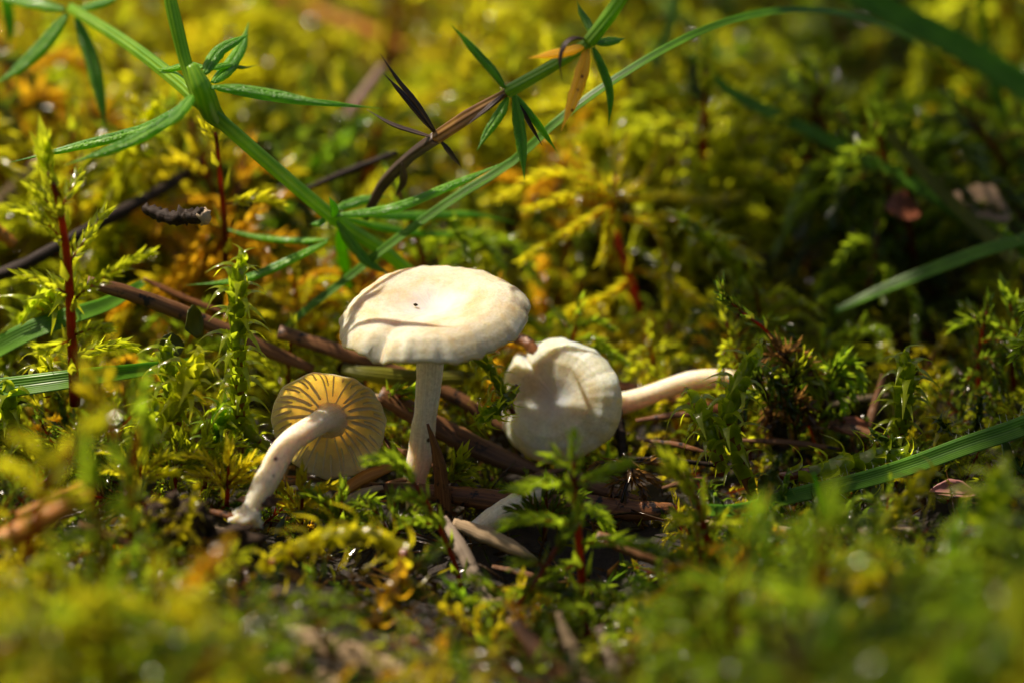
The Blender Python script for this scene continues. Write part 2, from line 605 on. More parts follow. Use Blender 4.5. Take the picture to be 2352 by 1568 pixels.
def build_ground():
    xs = np.unique(np.concatenate([np.linspace(-8, 8, 110), np.linspace(-40, 40, 61), np.linspace(-600, 600, 41)]))
    ys = np.unique(np.concatenate([np.linspace(-10, 16, 150), np.linspace(-40, 60, 61), np.linspace(-600, 1200, 41)]))
    X, Y = np.meshgrid(xs, ys)
    near = np.exp(-(np.maximum(np.hypot(X, Y) - 12, 0) / 18) ** 2)
    Z = height(X, Y)
    nz = np.array([fbm((x, y, 3.1), 1.3, 4) for x, y in zip(X.ravel(), Y.ravel())]).reshape(X.shape)
    Z = Z + 0.10 * nz * near - 0.12
    V = np.stack([X, Y, Z], -1).reshape(-1, 3)
    nx, ny = len(xs), len(ys)
    i = (np.arange(ny - 1)[:, None] * nx + np.arange(nx - 1)[None, :]).ravel()
    Q = np.stack([i, i + 1, i + nx + 1, i + nx], 1)
    o = link('ground', make_mesh('ground', V, np.zeros((0, 3), int), Q, None, None, M_SOIL))
    o['kind'] = 'structure'


build_ground()

# ------------------------------------------------------------------ moss: leaf shapes
# columns: x along the leaf, y across, z cup
def leaf_feather():
    V = np.array([[0, 0, 0], [.36, -.23, .09], [.40, 0, -.02], [.36, .23, .09], [.72, -.13, .10], [.74, 0, .03], [.72, .13, .10], [1.22, 0, .14]])
    T = np.array([[0, 1, 2], [0, 2, 3], [1, 4, 5], [1, 5, 2], [2, 5, 6], [2, 6, 3], [4, 7, 5], [5, 7, 6]])
    return V, T, V[:, 0]


def leaf_simple():
    V = np.array([[0, 0, 0], [.45, -.21, .10], [.45, .21, .10], [1.2, 0, .10]])
    T = np.array([[0, 1, 3], [0, 3, 2]])
    return V, T, V[:, 0]


LEAF_F, LEAF_S = leaf_feather(), leaf_simple()


def leaf_spike(n=7, curl=1.0, w=1.0):
    """clasping base, shoulder, then a long fine point bent outwards and down. x outwards, y across, z up the stem"""
    t = np.linspace(0, 1, n)
    x = np.interp(t, [0, .2, .38, .55, .8, 1], [.40, .46, .62, .92, 1.28, 1.62])
    z = np.interp(t, [0, .2, .38, .55, .8, 1], [0, .40, .66, .72, .56 - .10 * curl, .30 - .30 * curl])
    hw = np.interp(t, [0, .2, .38, .55, .8, 1], [.34, .37, .26, .16, .08, .008]) * w
    cup = np.interp(t, [0, .3, .6, 1], [.30, .28, .10, .0])
    V = []
    for i in range(n):
        V += [[x[i] - cup[i], -hw[i], z[i]], [x[i], 0, z[i]], [x[i] - cup[i], hw[i], z[i]]]
    T = []
    for i in range(n - 1):
        a = 3 * i
        T += [[a, a + 3, a + 4], [a, a + 4, a + 1], [a + 1, a + 4, a + 5], [a + 1, a + 5, a + 2]]
    return np.array(V), np.array(T), np.repeat(t, 3)


SPIKES = [leaf_spike(7, 1.0), leaf_spike(7, 0.5, .9), leaf_spike(7, 1.5, 1.1)]
SPIKE_LOW = leaf_spike(4, 1.0)


def place(mb, tpl, P, X, Y, Z, S, cbase, ctip):
    """many copies of a leaf shape: positions P, axes X Y Z, sizes S, colours at base and tip"""
    V0, T0, tt = tpl
    k, m = len(P), len(V0)
    A = np.stack([X, Y, Z], -1) * np.asarray(S)[:, None, None]
    V = np.einsum('kij,mj->kmi', A, V0) + np.asarray(P)[:, None, :]
    T = (np.arange(k)[:, None, None] * m + T0[None]).reshape(-1, 3)
    u = np.clip(tt, 0, 1)[None, :, None]
    C = np.asarray(cbase)[:, None, :] * (1 - u) + np.asarray(ctip)[:, None, :] * u
    mb.add(V.reshape(-1, 3), T, None, C.reshape(-1, 3))


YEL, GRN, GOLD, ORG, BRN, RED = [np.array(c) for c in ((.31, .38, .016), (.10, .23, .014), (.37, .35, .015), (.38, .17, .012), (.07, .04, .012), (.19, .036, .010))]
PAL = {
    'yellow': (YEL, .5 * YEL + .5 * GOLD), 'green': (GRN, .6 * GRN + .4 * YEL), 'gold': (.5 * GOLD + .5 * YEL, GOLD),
    'lime': (.55 * GRN + .45 * YEL, YEL), 'orange': (.6 * GOLD + .4 * ORG, .35 * GOLD + .65 * ORG), 'dark': (.35 * GRN + .3 * BRN, .5 * GRN), 'brown': (BRN * 1.5, BRN * 2.3),  # dark: lowered moss colour, mostly used to imitate shade
}


def moss_branch(mb, path, g, leaf=0.11, n=14, lod=0, pal='yellow', stemc=RED, rad=.008, spread=(.28, .62), flatten=.5, planen=None):
    """a twig of moss: fine red axis under overlapping leaves"""
    P = spline(path, 9)
    sweep(mb, path, [rad, rad * .8, rad * .35], 'hex', n=5, c=stemc * .9, ctip=.5 * stemc + .5 * PAL[pal][0])
    T, N, B = frames(P, planen if planen is not None else (0, -.3, 1))
    t = (np.arange(n) + .6) / n
    t = t ** .9
    i = t * 8
    i0 = np.clip(i.astype(int), 0, 7)
    f = (i - i0)[:, None]
    p = P[i0] * (1 - f) + P[i0 + 1] * f
    Tt, Nt, Bt = T[i0], N[i0], B[i0]
    ang = np.arange(n) * 2.39996 + g.uniform(0, 6)
    R = nrm(Bt * np.cos(ang)[:, None] + Nt * np.sin(ang)[:, None] * flatten)
    a = g.uniform(spread[0], spread[1], n) * (1 - .55 * t)
    X = nrm(Tt * np.cos(a)[:, None] + R * np.sin(a)[:, None])
    Y = nrm(np.cross(Tt, R) + g.normal(0, .15, (n, 3)))
    Z = np.cross(X, Y)
    s = leaf * g.uniform(.8, 1.15, n) * np.interp(t, [0, .25, .8, 1], [.75, 1, .9, .7])
    ca, cb = PAL[pal]
    v = g.uniform(.75, 1.2, (n, 1))
    place(mb, LEAF_F if lod == 0 else LEAF_S, p + R * rad, X, Y, -Z, s, (ca * .8 + stemc * .15) * v, cb * v)


def feather_parts(g, path, brs, leaf=.11, pal='yellow', lod=0, rad=.02, stemleaf=12, stemc=RED, tip=True):
    """stem + branches. brs: list of paths. -> [(name, MB)]"""
    out = []
    mb = MB()
    n = 16
    P, T, N, B = sweep(mb, path, [rad, rad * .9, rad * .75, rad * .5], 'hex', n=n, c=stemc * .55, ctip=stemc)
    if stemleaf:
        t = np.linspace(.12, .97, stemleaf)
        i0 = (t * (n - 1)).astype(int)
        ang = np.arange(stemleaf) * 2.4 + g.uniform(0, 6)
        R = B[i0] * np.cos(ang)[:, None] + N[i0] * np.sin(ang)[:, None]
        a = g.uniform(.15, .36, stemleaf)
        X = nrm(T[i0] * np.cos(a)[:, None] + R * np.sin(a)[:, None])
        Y = np.cross(T[i0], R)
        Z = np.cross(X, Y)
        ca, cb = PAL[pal]
        v = g.uniform(.7, 1.1, (stemleaf, 1))
        place(mb, LEAF_F if lod == 0 else LEAF_S, P[i0] + R * rad * .8, X, Y, -Z, leaf * g.uniform(1.2, 1.6, stemleaf), (ca * .7 + stemc * .2) * v, cb * v)
    out.append(('stem', mb))
    for b in brs:
        m = MB()
        L = np.linalg.norm(np.diff(np.asarray(b), axis=0), axis=1).sum()
        moss_branch(m, b, g, leaf, max(6, int(L / leaf * (7.2 if lod == 0 else 5.2))), lod, pal, stemc)
        out.append(('branch', m))
    if tip:
        m = MB()
        e = nrm(path[-1] - P[-3])
        q = np.array([P[-3], P[-1], P[-1] + e * leaf * 1.3])
        moss_branch(m, q, g, leaf * 1.2, 9, lod, pal, .6 * stemc + .4 * PAL[pal][0], spread=(.2, .45), flatten=.9)
        out.append(('shoot_tip', m))
    return out


def spiky_core(g, path, rad, pal, redfrac=.6):
    mb = MB()
    ca, cb = PAL[pal]
    sweep(mb, path[int(len(path) * .45):], [rad * .70, rad * .74, rad * .62, rad * .3], 'round', n=14, c=ca * .9, ctip=cb, bump=.10, seed=int(g.integers(999)))
    sweep(mb, path, [rad * .50, rad * .58, rad * .56, rad * .48, rad * .2], 'hex', n=14, c=RED * .9, ctip=np.array([.42, .09, .015]) * (1 - redfrac * .6) + ca * redfrac * .6, bump=.15, seed=int(g.integers(999)))
    return mb


def spiky_frames(g, path, n, size, rad):
    """where each squarrose leaf sits: base point, axes, size, position along the shoot"""
    m = 30
    P = spline(path, m)
    T, N, B = frames(P, (1, .2, .1))
    t = np.linspace(.05 ** 1.3, 1.0, n) ** .77
    i = np.clip(t * (m - 1), 0, m - 1.001)
    i0 = i.astype(int)
    f = (i - i0)[:, None]
    p = P[i0] * (1 - f) + P[np.minimum(i0 + 1, m - 1)] * f
    ang = np.arange(n) * 2.39996 + g.uniform(0, 6) + g.normal(0, .12, n)
    R = N[i0] * np.cos(ang)[:, None] + B[i0] * np.sin(ang)[:, None]
    # near the tip the leaves turn up into a star
    up = np.clip((t - .88) / .12, 0, 1)[:, None] * .9 + g.normal(0, .12, (n, 1))
    X = nrm(R * np.cos(up) + T[i0] * np.sin(up))
    Z = nrm(T[i0] * np.cos(up) - R * np.sin(up))
    Y = np.cross(Z, X)
    s = size * g.uniform(.82, 1.15, n) * np.interp(t, [0, .2, .85, 1], [.75, 1, 1, .8])
    return p, X, Y, Z, s, t


def spiky_joined(g, path, n, size, pal, lod=0):
    rad = size * .4
    mb = spiky_core(g, path, rad, pal)
    p, X, Y, Z, s, t = spiky_frames(g, path, n, size, rad)
    ca, cb = PAL[pal]
    v = g.uniform(.75, 1.2, (n, 1))
    place(mb, SPIKES[0] if lod == 0 else SPIKE_LOW, p, X, Y, Z, s, ca * v, cb * v * 1.05)
    return mb


SPIKE_MESH = {}


def spike_mesh(k, pal):
    if (k, pal) not in SPIKE_MESH:
        V, T, tt = SPIKES[k]
        ca, cb = PAL[pal]
        u = tt[:, None]
        SPIKE_MESH[(k, pal)] = make_mesh('leaf', V, T, np.zeros((0, 4), int), ca * (1 - u) + cb * u, None, M_MOSS)
    return SPIKE_MESH[(k, pal)]


def spiky_shoot(label, pts, n, size, pal='lime', seed=0, group='spiky moss shoots with recurved leaves'):
    """spiky moss shoot: every leaf its own object"""
    g = np.random.default_rng(seed)
    path = WP(pts)
    root = empty('spiky_moss_shoot', path[0], label, 'moss', group)
    rad = size * .42
    link('stem', spiky_core(g, path, rad, pal).mesh('stem', M_STEMRED, origin=path[0]), root)
    p, X, Y, Z, s, t = spiky_frames(g, path, n, size, rad)
    for i in range(n):
        M = np.eye(4)
        M[:3, 0], M[:3, 1], M[:3, 2], M[:3, 3] = X[i] * s[i], Y[i] * s[i], Z[i] * s[i], p[i] - path[0]
        o = link('leaf', spike_mesh(int(g.integers(3)), pal), root)
        o.matrix_local = Matrix(M.tolist())
    return root


def feather_shoot(label, pts, brs, leaf=.11, pal='yellow', rad=.022, seed=0, stemleaf=14, stemc=RED, group='feather moss shoots with red stems', tip=True, mat=None, name='feather_moss_shoot', cat='moss'):
    leaf = leaf * .82
    g = np.random.default_rng(seed)
    path = WP(pts)
    root = empty(name, path[0], label, cat, group)
    parts = feather_parts(g, path, [WP(b) for b in brs], leaf, pal, 0, rad, stemleaf, stemc, tip)
    for nm, mb in parts:
        link(nm, mb.mesh(nm, mat or M_MOSS, origin=path[0]), root)
    return root


# ------------------------------------------------------------------ added leafy twigs, unseen above the view, to shade the right half and hollow
M_SHADE_LEAF = plain_leaf_mat('added_shade_leaf', (.05, .11, .02), (.09, .17, .03), 0.35, 0.4)


def shade_twig(label, a, b, seed, lift=15.0, step=.62, size=1.25):
    """an added, unseen twig from a to b (points on the moss where its shade lands), hung LIFT cm up towards the sun"""
    g = np.random.default_rng(seed)
    a, b = np.array(a, float) + SUN_DIR * lift, np.array(b, float) + SUN_DIR * (lift + 1.5)
    mid = (a + b) / 2 + np.array([.4, 0, .5])
    d = nrm(b - a)
    start = a - d * 1.5
    root = empty('added_shade_twig', start, label, 'twig', 'unseen twigs added for shade')
    mb = MB()
    P, T, N, B = sweep(mb, [start, a, mid, b, b + d * 9], [.03, .05, .07, .09, .14], 'hex', n=60, c=BRN)
    link('shade_twig_stem', mb.mesh('shade_twig_stem', M_TWIG, origin=start), root)
    L = np.linalg.norm(b - a)
    for i in range(int(L / step)):
        p = P[min(59, int(6 + i * step / (L + 10.5) * 59))]
        s = 1 if i % 2 else -1
        x = nrm(np.cross(d, SUN_DIR) * s + d * g.uniform(-.5, .3) + np.array([0, 0, g.uniform(-.3, .3)]))
        z = nrm(SUN_DIR + g.normal(0, .45, 3))
        y = nrm(np.cross(z, x))
        z = np.cross(x, y)
        M = np.eye(4)
        sz = size * g.uniform(.7, 1.2)
        M[:3, 0], M[:3, 1], M[:3, 2], M[:3, 3] = x * sz, y * sz, z * sz, p - start
        o = link('leaf', SHADE_LEAF, root)
        o.matrix_local = Matrix(M.tolist())


u_ = np.linspace(0, 1, 9)
w_ = .30 * np.sin(np.pi * np.clip(u_, .03, .97)) ** .8
OV = np.vstack([[[u, -w, .06], [u, -w * .5, .01], [u, 0, -.02], [u, w * .5, .01], [u, w, .06]] for u, w in zip(u_, w_)])
OQ = [[5 * i + j, 5 * i + j + 5, 5 * i + j + 6, 5 * i + j + 1] for i in range(8) for j in range(4)]
mb_ = MB()
mb_.add(OV, None, OQ)
SHADE_LEAF = mb_.mesh('leaf', M_SHADE_LEAF, col=False)
shade_twig('unseen leafy twig added to shade the moss, first along the right side', (1.9, -1.2, .6), (2.1, 6.5, .6), 1)
shade_twig('unseen leafy twig added to shade the moss, second along the right side', (2.7, -5.0, .8), (3.3, 6.5, .6), 2, 15.8)
shade_twig('unseen leafy twig added to shade the moss, outermost along the right side', (3.7, -5.0, .8), (4.3, 3.4, .6), 3, 16.6)
shade_twig('short unseen leafy twig added to shade the dark hollow', (.1, -2.3, .2), (2.2, -2.6, .2), 4, 14.0)


# ------------------------------------------------------------------ mushrooms
def cap_surface(R, theta, r, prof, thick, wave):
    """r in 0..1 -> height of the upper skin"""
    return np.interp(r, prof[0], prof[1]) + wave(theta, r)


def build_cap(R, edge, prof, thick, wave, nth=144, nr=34):
    """closed cap, axis +Z. edge(theta): outline factor. Returns MB and the functions of the under side"""
    th = np.linspace(0, 2 * math.pi, nth, endpoint=False)
    E = np.array([edge(a) for a in th])
    rs = np.linspace(0, 1, nr) ** .8
    V, rings = [], []
    top = [np.stack([R * E * r * np.cos(th), R * E * r * np.sin(th), np.array([np.interp(r, *prof) + wave(a, r) for a in th])], 1) for r in rs[1:]]
    tk = lambda r: np.interp(r, [0, .3, .7, .93, 1], [thick, thick, thick * .65, thick * .45, thick * .28])
    und = [np.stack([R * E * r * .992 * np.cos(th), R * E * r * .992 * np.sin(th), np.array([np.interp(r, *prof) + wave(a, r) - tk(r) for a in th])], 1) for r in rs[1:]][::-1]
    allr = top + und
    V = np.vstack([[[0, 0, np.interp(0, *prof) + wave(0, 0)]]] + allr + [[[0, 0, np.interp(0, *prof) - tk(0)]]])
    m = len(allr)
    Q = []
    for k in range(m - 1):
        a = 1 + k * nth
        j = np.arange(nth)
        j2 = (j + 1) % nth
        Q.append(np.stack([a + j, a + nth + j, a + nth + j2, a + j2], 1))
    j = np.arange(nth)
    j2 = (j + 1) % nth
    T = np.vstack([np.stack([np.zeros(nth, int), 1 + j, 1 + j2], 1), np.stack([np.full(nth, len(V) - 1), 1 + (m - 1) * nth + j2, 1 + (m - 1) * nth + j], 1)])
    mb = MB()
    mb.add(V, T, np.vstack(Q))
    under = lambda a, r: np.array([R * edge(a) * r * math.cos(a), R * edge(a) * r * math.sin(a), np.interp(r, *prof) + wave(a, r) - tk(r)])
    return mb, under, tk


def gill_mesh(under, tk, a, r0, r1, depth, thick, g, R, wob=.03):
    """one thin gill plate hanging from the under side, from radius r0 to r1"""
    k = 12
    V = []
    rr = np.linspace(r0, r1, k)
    ph = g.uniform(0, 6)
    for i, r in enumerate(rr):
        aa = a + wob * math.sin(3.0 * r + ph) * (1 - .4 * r)
        p = under(aa, r)
        u = (i / (k - 1))
        d = depth * np.interp(u, [0, .08, .4, .8, 1], [.75 if r0 < .3 else .1, 1, .95, .6, .15])
        tn = np.array([-math.sin(aa), math.cos(aa), 0]) * thick * (.25 + .75 * r)
        up = p + np.array([0, 0, .7 * tk(r)])
        lo = p - np.array([0, 0, d])
        V += [up - tn, up + tn, lo + tn * .12, lo - tn * .12]
    Q = []
    for i in range(k - 1):
        b = 4 * i
        for j in range(4):
            Q.append([b + j, b + (j + 1) % 4, b + 4 + (j + 1) % 4, b + 4 + j])
    Q += [[0, 3, 2, 1], [4 * k - 4, 4 * k - 3, 4 * k - 2, 4 * k - 1]]
    mb = MB()
    mb.add(np.array(V), None, Q)
    return mb


def basis_from(axis, xdir):
    z = nrm(axis)
    x = np.asarray(xdir, float) - z * (np.asarray(xdir) @ z)
    x = nrm(x)
    y = np.cross(z, x)
    return x, y, z


def make_mushroom(label, base, centre, axis, xdir, R, edge, prof, thick, wave, stem_path, stem_rad, ngill, gdepth, capmat, seed, flare=None):
    g = np.random.default_rng(seed)
    root = empty('mushroom', base, label, 'mushroom', 'small white mushrooms in the moss')
    mb, under, tk = build_cap(R, edge, prof, thick, wave)
    x, y, z = basis_from(axis, xdir)
    M = np.eye(4)
    M[:3, 0], M[:3, 1], M[:3, 2], M[:3, 3] = x, y, z, np.asarray(centre) - base
    cap = link('cap', mb.mesh('cap', capmat, col=False), root)
    cap.matrix_local = Matrix(M.tolist())
    kinds = [(.12, .985), (.62, .985), (.34, .985), (.68, .985)]
    for i in range(ngill):
        a = 2 * math.pi * (i + g.uniform(-.22, .22)) / ngill
        r0, r1 = kinds[i % 4]
        r0 *= g.uniform(.9, 1.12)
        gm = gill_mesh(under, tk, a, r0, r1, gdepth * (1 if i % 2 == 0 else .62) * g.uniform(.75, 1.15), R * .030, g, R, .05)
        link('gill', gm.mesh('gill', M_GILL, smooth=False, col=False), cap)
    ms = MB()
    sweep(ms, stem_path, stem_rad, 'round', n=48, bump=.018, seed=seed)
    link('stem', ms.mesh('stem', M_MSTEM, origin=base, col=False), root)
    return root, cap


# --- the upright mushroom in the middle
def edge_mid(a):
    e = 1 + .03 * math.sin(2 * a + .6) + .02 * math.sin(3 * a + 2.2) + .008 * math.sin(23 * a) + .006 * math.sin(37 * a + 1) + .01 * math.sin(9 * a)
    e -= .07 * math.exp(-((a - NOTCH) / .045) ** 2)
    return e


NOTCH = math.radians(236)


def wave_mid(a, r):
    d = (a - NOTCH + math.pi) % (2 * math.pi) - math.pi
    w = .016 * r ** 3 * math.sin(3 * a + 1.2) + .006 * r ** 4 * math.sin(7 * a + .4) + .004 * r ** 6 * math.sin(15 * a) + .004 * r ** 14 * math.sin(27 * a + 1) + .004 * r ** 14 * math.sin(41 * a + 2)
    w += -.03 * math.exp(-(d / .10) ** 2) * max(0, (r - .45) / .55) ** 1.5 + .016 * math.exp(-((d - .32) / .22) ** 2) * r ** 2 + .02 * math.exp(-((d + .3) / .2) ** 2) * r ** 2
    w += .010 * math.sin(2.3 * r * 6 + 2 * a) * r * (1 - r)
    return w


mid_base = W(955, 1122, 0.0)
mid_c = W(992, 700, 0.02)
mid_axis = nrm(np.array([-.07, -.14, 1.0]))
prof_mid = ([0, .12, .3, .5, .68, .82, .92, 1.0], [-.030, -.020, .012, .036, .040, .018, -.028, -.090])
mid_stem = WP([(950, 1190, .0), (953, 1125, .0), (956, 1085, .0), (968, 1035, .0), (972, 985, .0), (978, 945, .0), (985, 880, .02), (990, 800, .03), (992, 716, .03)])
make_mushroom('upright white mushroom with wavy cap on a straight stem, tallest of the group', mid_base, mid_c, mid_axis, (1, 0, 0), .588, edge_mid, prof_mid, .075, wave_mid,
              mid_stem, [r * PX for r in (17, 22, 29, 31, 26.5, 29, 31.5, 34, 42)], 44, .065, M_CAP, 3)
mbs = MB()
bm_p = W(954, 700, .02)
sweep(mbs, [bm_p + np.array([-.012, 0, .004]), bm_p, bm_p + np.array([.016, 0, -.002])], [.003, .011, .003], 'hex', n=7)
tag(link('dirt_speck', mbs.mesh('dirt_speck', M_CLOD, origin=bm_p), loc=bm_p), 'tiny dark speck lying in the middle of the upright cap', 'speck')


# --- the mushroom at the left showing its gills
def edge_left(a):
    e = 1.03 - .07 * math.cos(2 * a) + .025 * math.sin(2 * a + 2.1) + .02 * math.sin(3 * a) + .010 * math.sin(11 * a + .5) + .007 * math.sin(19 * a)
    e -= .05 * math.exp(-((a - math.radians(263)) / .06) ** 2) + .045 * math.exp(-((a - math.radians(165)) / .09) ** 2)
    return e


def wave_left(a, r):
    return .010 * r ** 3 * math.sin(3 * a + .7) + .008 * r ** 4 * math.sin(8 * a) + .006 * r ** 6 * math.sin(17 * a + 1)


left_c = W(757, 961, -.12)
left_axis = nrm(np.array([.02, .95, .14]))          # skin faces away, gills face the lens
# x to the picture right, y (z cross x) downwards: turn so that angles run as seen from the gill side
left_base = W(556, 1196, -.86)
left_stem = WP([(535, 1245, -.95), (553, 1205, -.90), (592, 1140, -.82), (622, 1085, -.74), (644, 1043, -.67), (672, 1010, -.59), (710, 984, -.46), (738, 967, -.32), (752, 962, -.19), (757, 960, -.10), (758, 959, -.04)])
prof_left = ([0, .2, .5, .75, .9, 1.0], [.06, .075, .07, .035, -.02, -.075])
make_mushroom('small cream mushroom tipped over with its glowing gills and bent stem showing', left_base, left_c, left_axis, (1, 0, 0), .362, lambda a: edge_left(-a), prof_left, .036,
              lambda a, r: wave_left(-a, r), left_stem, [r * PX for r in (12, 16, 24, 28, 29, 28, 27, 27, 28, 34, 48)], 44, .036, M_CAPTHIN, 5)


# --- the mushroom lying at the right, its cap turned to the lens
def edge_right(a):
    e = 1 + .05 * math.sin(2 * a + 1.9) + .03 * math.sin(3 * a + 1.5) + .010 * math.sin(9 * a) + .006 * math.sin(21 * a + 2)
    e -= .16 * math.exp(-((a - NR) / .035) ** 2)
    return e


NR = math.radians(128)


def wave_right(a, r):
    d = (a - NR + math.pi) % (2 * math.pi) - math.pi
    w = .022 * r ** 3 * math.sin(2 * a + .3) + .016 * r ** 3 * math.sin(5 * a + 1) + .005 * r ** 3 * math.sin(11 * a) + .003 * r ** 4 * math.sin(23 * a + 3 * r) + .0025 * r ** 2 * math.sin(37 * a + 2)
    w += -.035 * math.exp(-(d / .05) ** 2) * max(0, (r - .45) / .55) + .012 * math.exp(-((d - .16) / .1) ** 2) * r ** 3
    return w


right_c = W(1272, 916, .30)
right_axis = nrm(np.array([-.46, -.76, .42]))
right_base = W(1830, 930, .75)
right_stem = WP([(1836, 935, .75), (1800, 902, .68), (1740, 880, .70), (1660, 871, .68), (1590, 874, .65), (1530, 892, .61), (1470, 914, .56), (1410, 929, .50), (1350, 930, .42), (1300, 920, .34)])
prof_right = ([0, .15, .35, .6, .8, .93, 1.0], [-.045, -.032, .002, .026, .010, -.03, -.075])
make_mushroom('white mushroom lying on its side, split cap turned forward, long pale stem', right_base, right_c, right_axis, (1, 0, 0), .42, edge_right, prof_right, .06, wave_right,
              right_stem, [r * PX for r in (14, 18, 21, 24, 24, 23, 24, 27, 31, 40)], 32, .05, M_CAPSMALL, 9)

# --- a fourth one, of which only a piece of stem shows under the needles
st4 = WP([(1090, 1222, -.55), (1140, 1188, -.50), (1195, 1150, -.42), (1236, 1128, -.36), (1262, 1108, -.28)])
root4 = empty('mushroom', st4[0], 'short white stump of a mushroom stem buried under brown needles', 'mushroom', 'small white mushrooms in the moss')
m4 = MB()
sweep(m4, st4, [r * PX for r in (24, 30, 27, 24, 18)], 'round', n=24, bump=.02, seed=4)
link('stem', m4.mesh('stem', M_MSTEM, origin=st4[0], col=False), root4)


# ------------------------------------------------------------------ bedstraw plants: stems and whorls of leaves
def bed_leaf(root, base, pts, w, mat, label=None, up=(0, -.5, 1), name='leaf', sect='leaf'):
    mb = MB()
    path = WP(pts)
    w *= 1.08
    sweep(mb, path, [w * .35 * PX, w * .8 * PX, w * PX, w * PX, w * .92 * PX, w * .7 * PX, w * .25 * PX, .35 * PX], sect, up, n=26, bump=.05, seed=int(abs(pts[-1][0])), flat=1.9)
    o = link(name, mb.mesh(name, mat, origin=base, col=False), root)
    if label:
        o['label'] = label
    return o


def bed_stem(root, base, pts, w, mat=None, name='stem', label=None):
    mb = MB()
    sweep(mb, WP(pts), [x * PX for x in w], 'square', n=26, twist=.5)
    o = link(name, mb.mesh(name, mat or M_BEDSTEM, origin=base, col=False), root)
    if label:
        o['label'] = label


A0 = W(1010, 680, 1.1)
bedA = empty('bedstraw_plant', A0, 'green bedstraw plant with whorls of narrow leaves arching over the moss to the upright mushroom', 'plant', 'bedstraw plants')
bed_stem(bedA, A0, [(165, 20, 2.0), (300, 105, 1.3), (430, 205, .5), (470, 245, .3), (600, 360, .55), (760, 495, .86), (900, 590, 1.05), (1010, 690, 1.2)], [13, 15, 16, 17, 17, 17, 16, 15])
bed_stem(bedA, A0, [(384, -30, .5), (405, 60, .45), (430, 155, .4), (462, 240, .3)], [13, 14, 13, 16])
bed_stem(bedA, A0, [(440, 150, .3), (455, 182, .26), (468, 212, .25), (488, 262, .33), (516, 288, .4)], [12, 20, 23, 21, 15], name='node')
# whorl at the upper node
for pts, w in (([(480, 200, .25), (560, 205, .2), (660, 222, .12), (768, 240, .05)], 13),
               ([(500, 206, .4), (640, 226, .6), (760, 238, .8), (880, 250, 1.0)], 11),
               ([(445, 225, .1), (400, 265, .0), (300, 325, -.15), (145, 381, -.3)], 15),
               ([(430, 235, .2), (330, 295, .25), (180, 335, .3), (22, 374, .3)], 14),
               ([(440, 220, .0), (415, 255, -.25), (385, 285, -.4), (345, 300, -.45)], 15),
               ([(470, 170, .3), (500, 120, .5), (545, 92, .6), (572, 80, .7)], 16),
               ([(490, 190, .5), (520, 160, .8), (552, 110, 1.1), (572, 50, 1.4)], 17),
               ([(470, 155, .5), (430, 150, .6), (390, 158, .7), (358, 160, .8)], 11),
               ([(480, 160, .6), (520, 150, .8), (560, 155, 1.0), (590, 150, 1.1)], 10)):
    bed_leaf(bedA, A0, pts, w, M_BED)
# whorl at the lower node
for pts, w in (([(765, 495, 0.84), (900, 478, 0.79), (1050, 420, 0.74), (1180, 364, 0.69)], 14),
               ([(790, 490, 0.94), (920, 495, 1.24), (1080, 492, 1.54), (1195, 514, 1.74)], 13),
               ([(790, 500, 0.99), (880, 522, 1.34), (1000, 538, 1.64), (1122, 524, 1.84)], 13),
               ([(755, 550, 0.94), (670, 552, 1.09), (570, 540, 1.19), (474, 511, 1.24)], 9),
               ([(752, 555, 0.84), (680, 590, 0.76), (560, 640, 0.72), (426, 656, 0.69)], 12),
               ([(775, 510, 0.79), (810, 560, 0.86), (850, 605, 0.88), (905, 634, 0.92)], 17),
               ([(770, 480, 0.99), (810, 466, 1.04), (850, 455, 1.09), (892, 452, 1.14)], 13),
               ([(745, 500, 0.84), (735, 512, 0.79), (722, 515, 0.77), (712, 516, 0.74)], 9),
               ([(765, 500, 0.74), (768, 480, 0.66), (762, 465, 0.62), (756, 452, 0.58)], 9),
               ([(780, 520, 1.24), (790, 600, 1.54), (800, 650, 1.69), (795, 690, 1.84)], 14)):
    bed_leaf(bedA, A0, pts, w, M_BED)
# whorl at the far node, top left
for pts, w in (([(155, 30, 2.0), (110, 90, 1.9), (50, 150, 1.8), (-20, 200, 1.7)], 19),
               ([(175, 40, 2.0), (205, 120, 1.9), (228, 210, 1.8), (244, 310, 1.7)], 17),
               ([(150, 22, 2.0), (90, 10, 2.1), (30, 0, 2.2), (-30, -15, 2.3)], 16),
               ([(180, 20, 2.0), (240, 5, 1.9), (290, -15, 1.8)], 14),
               ([(10, -20, 2.6), (22, 60, 2.6), (20, 110, 2.6)], 14)):
    bed_leaf(bedA, A0, pts, w, M_BED)

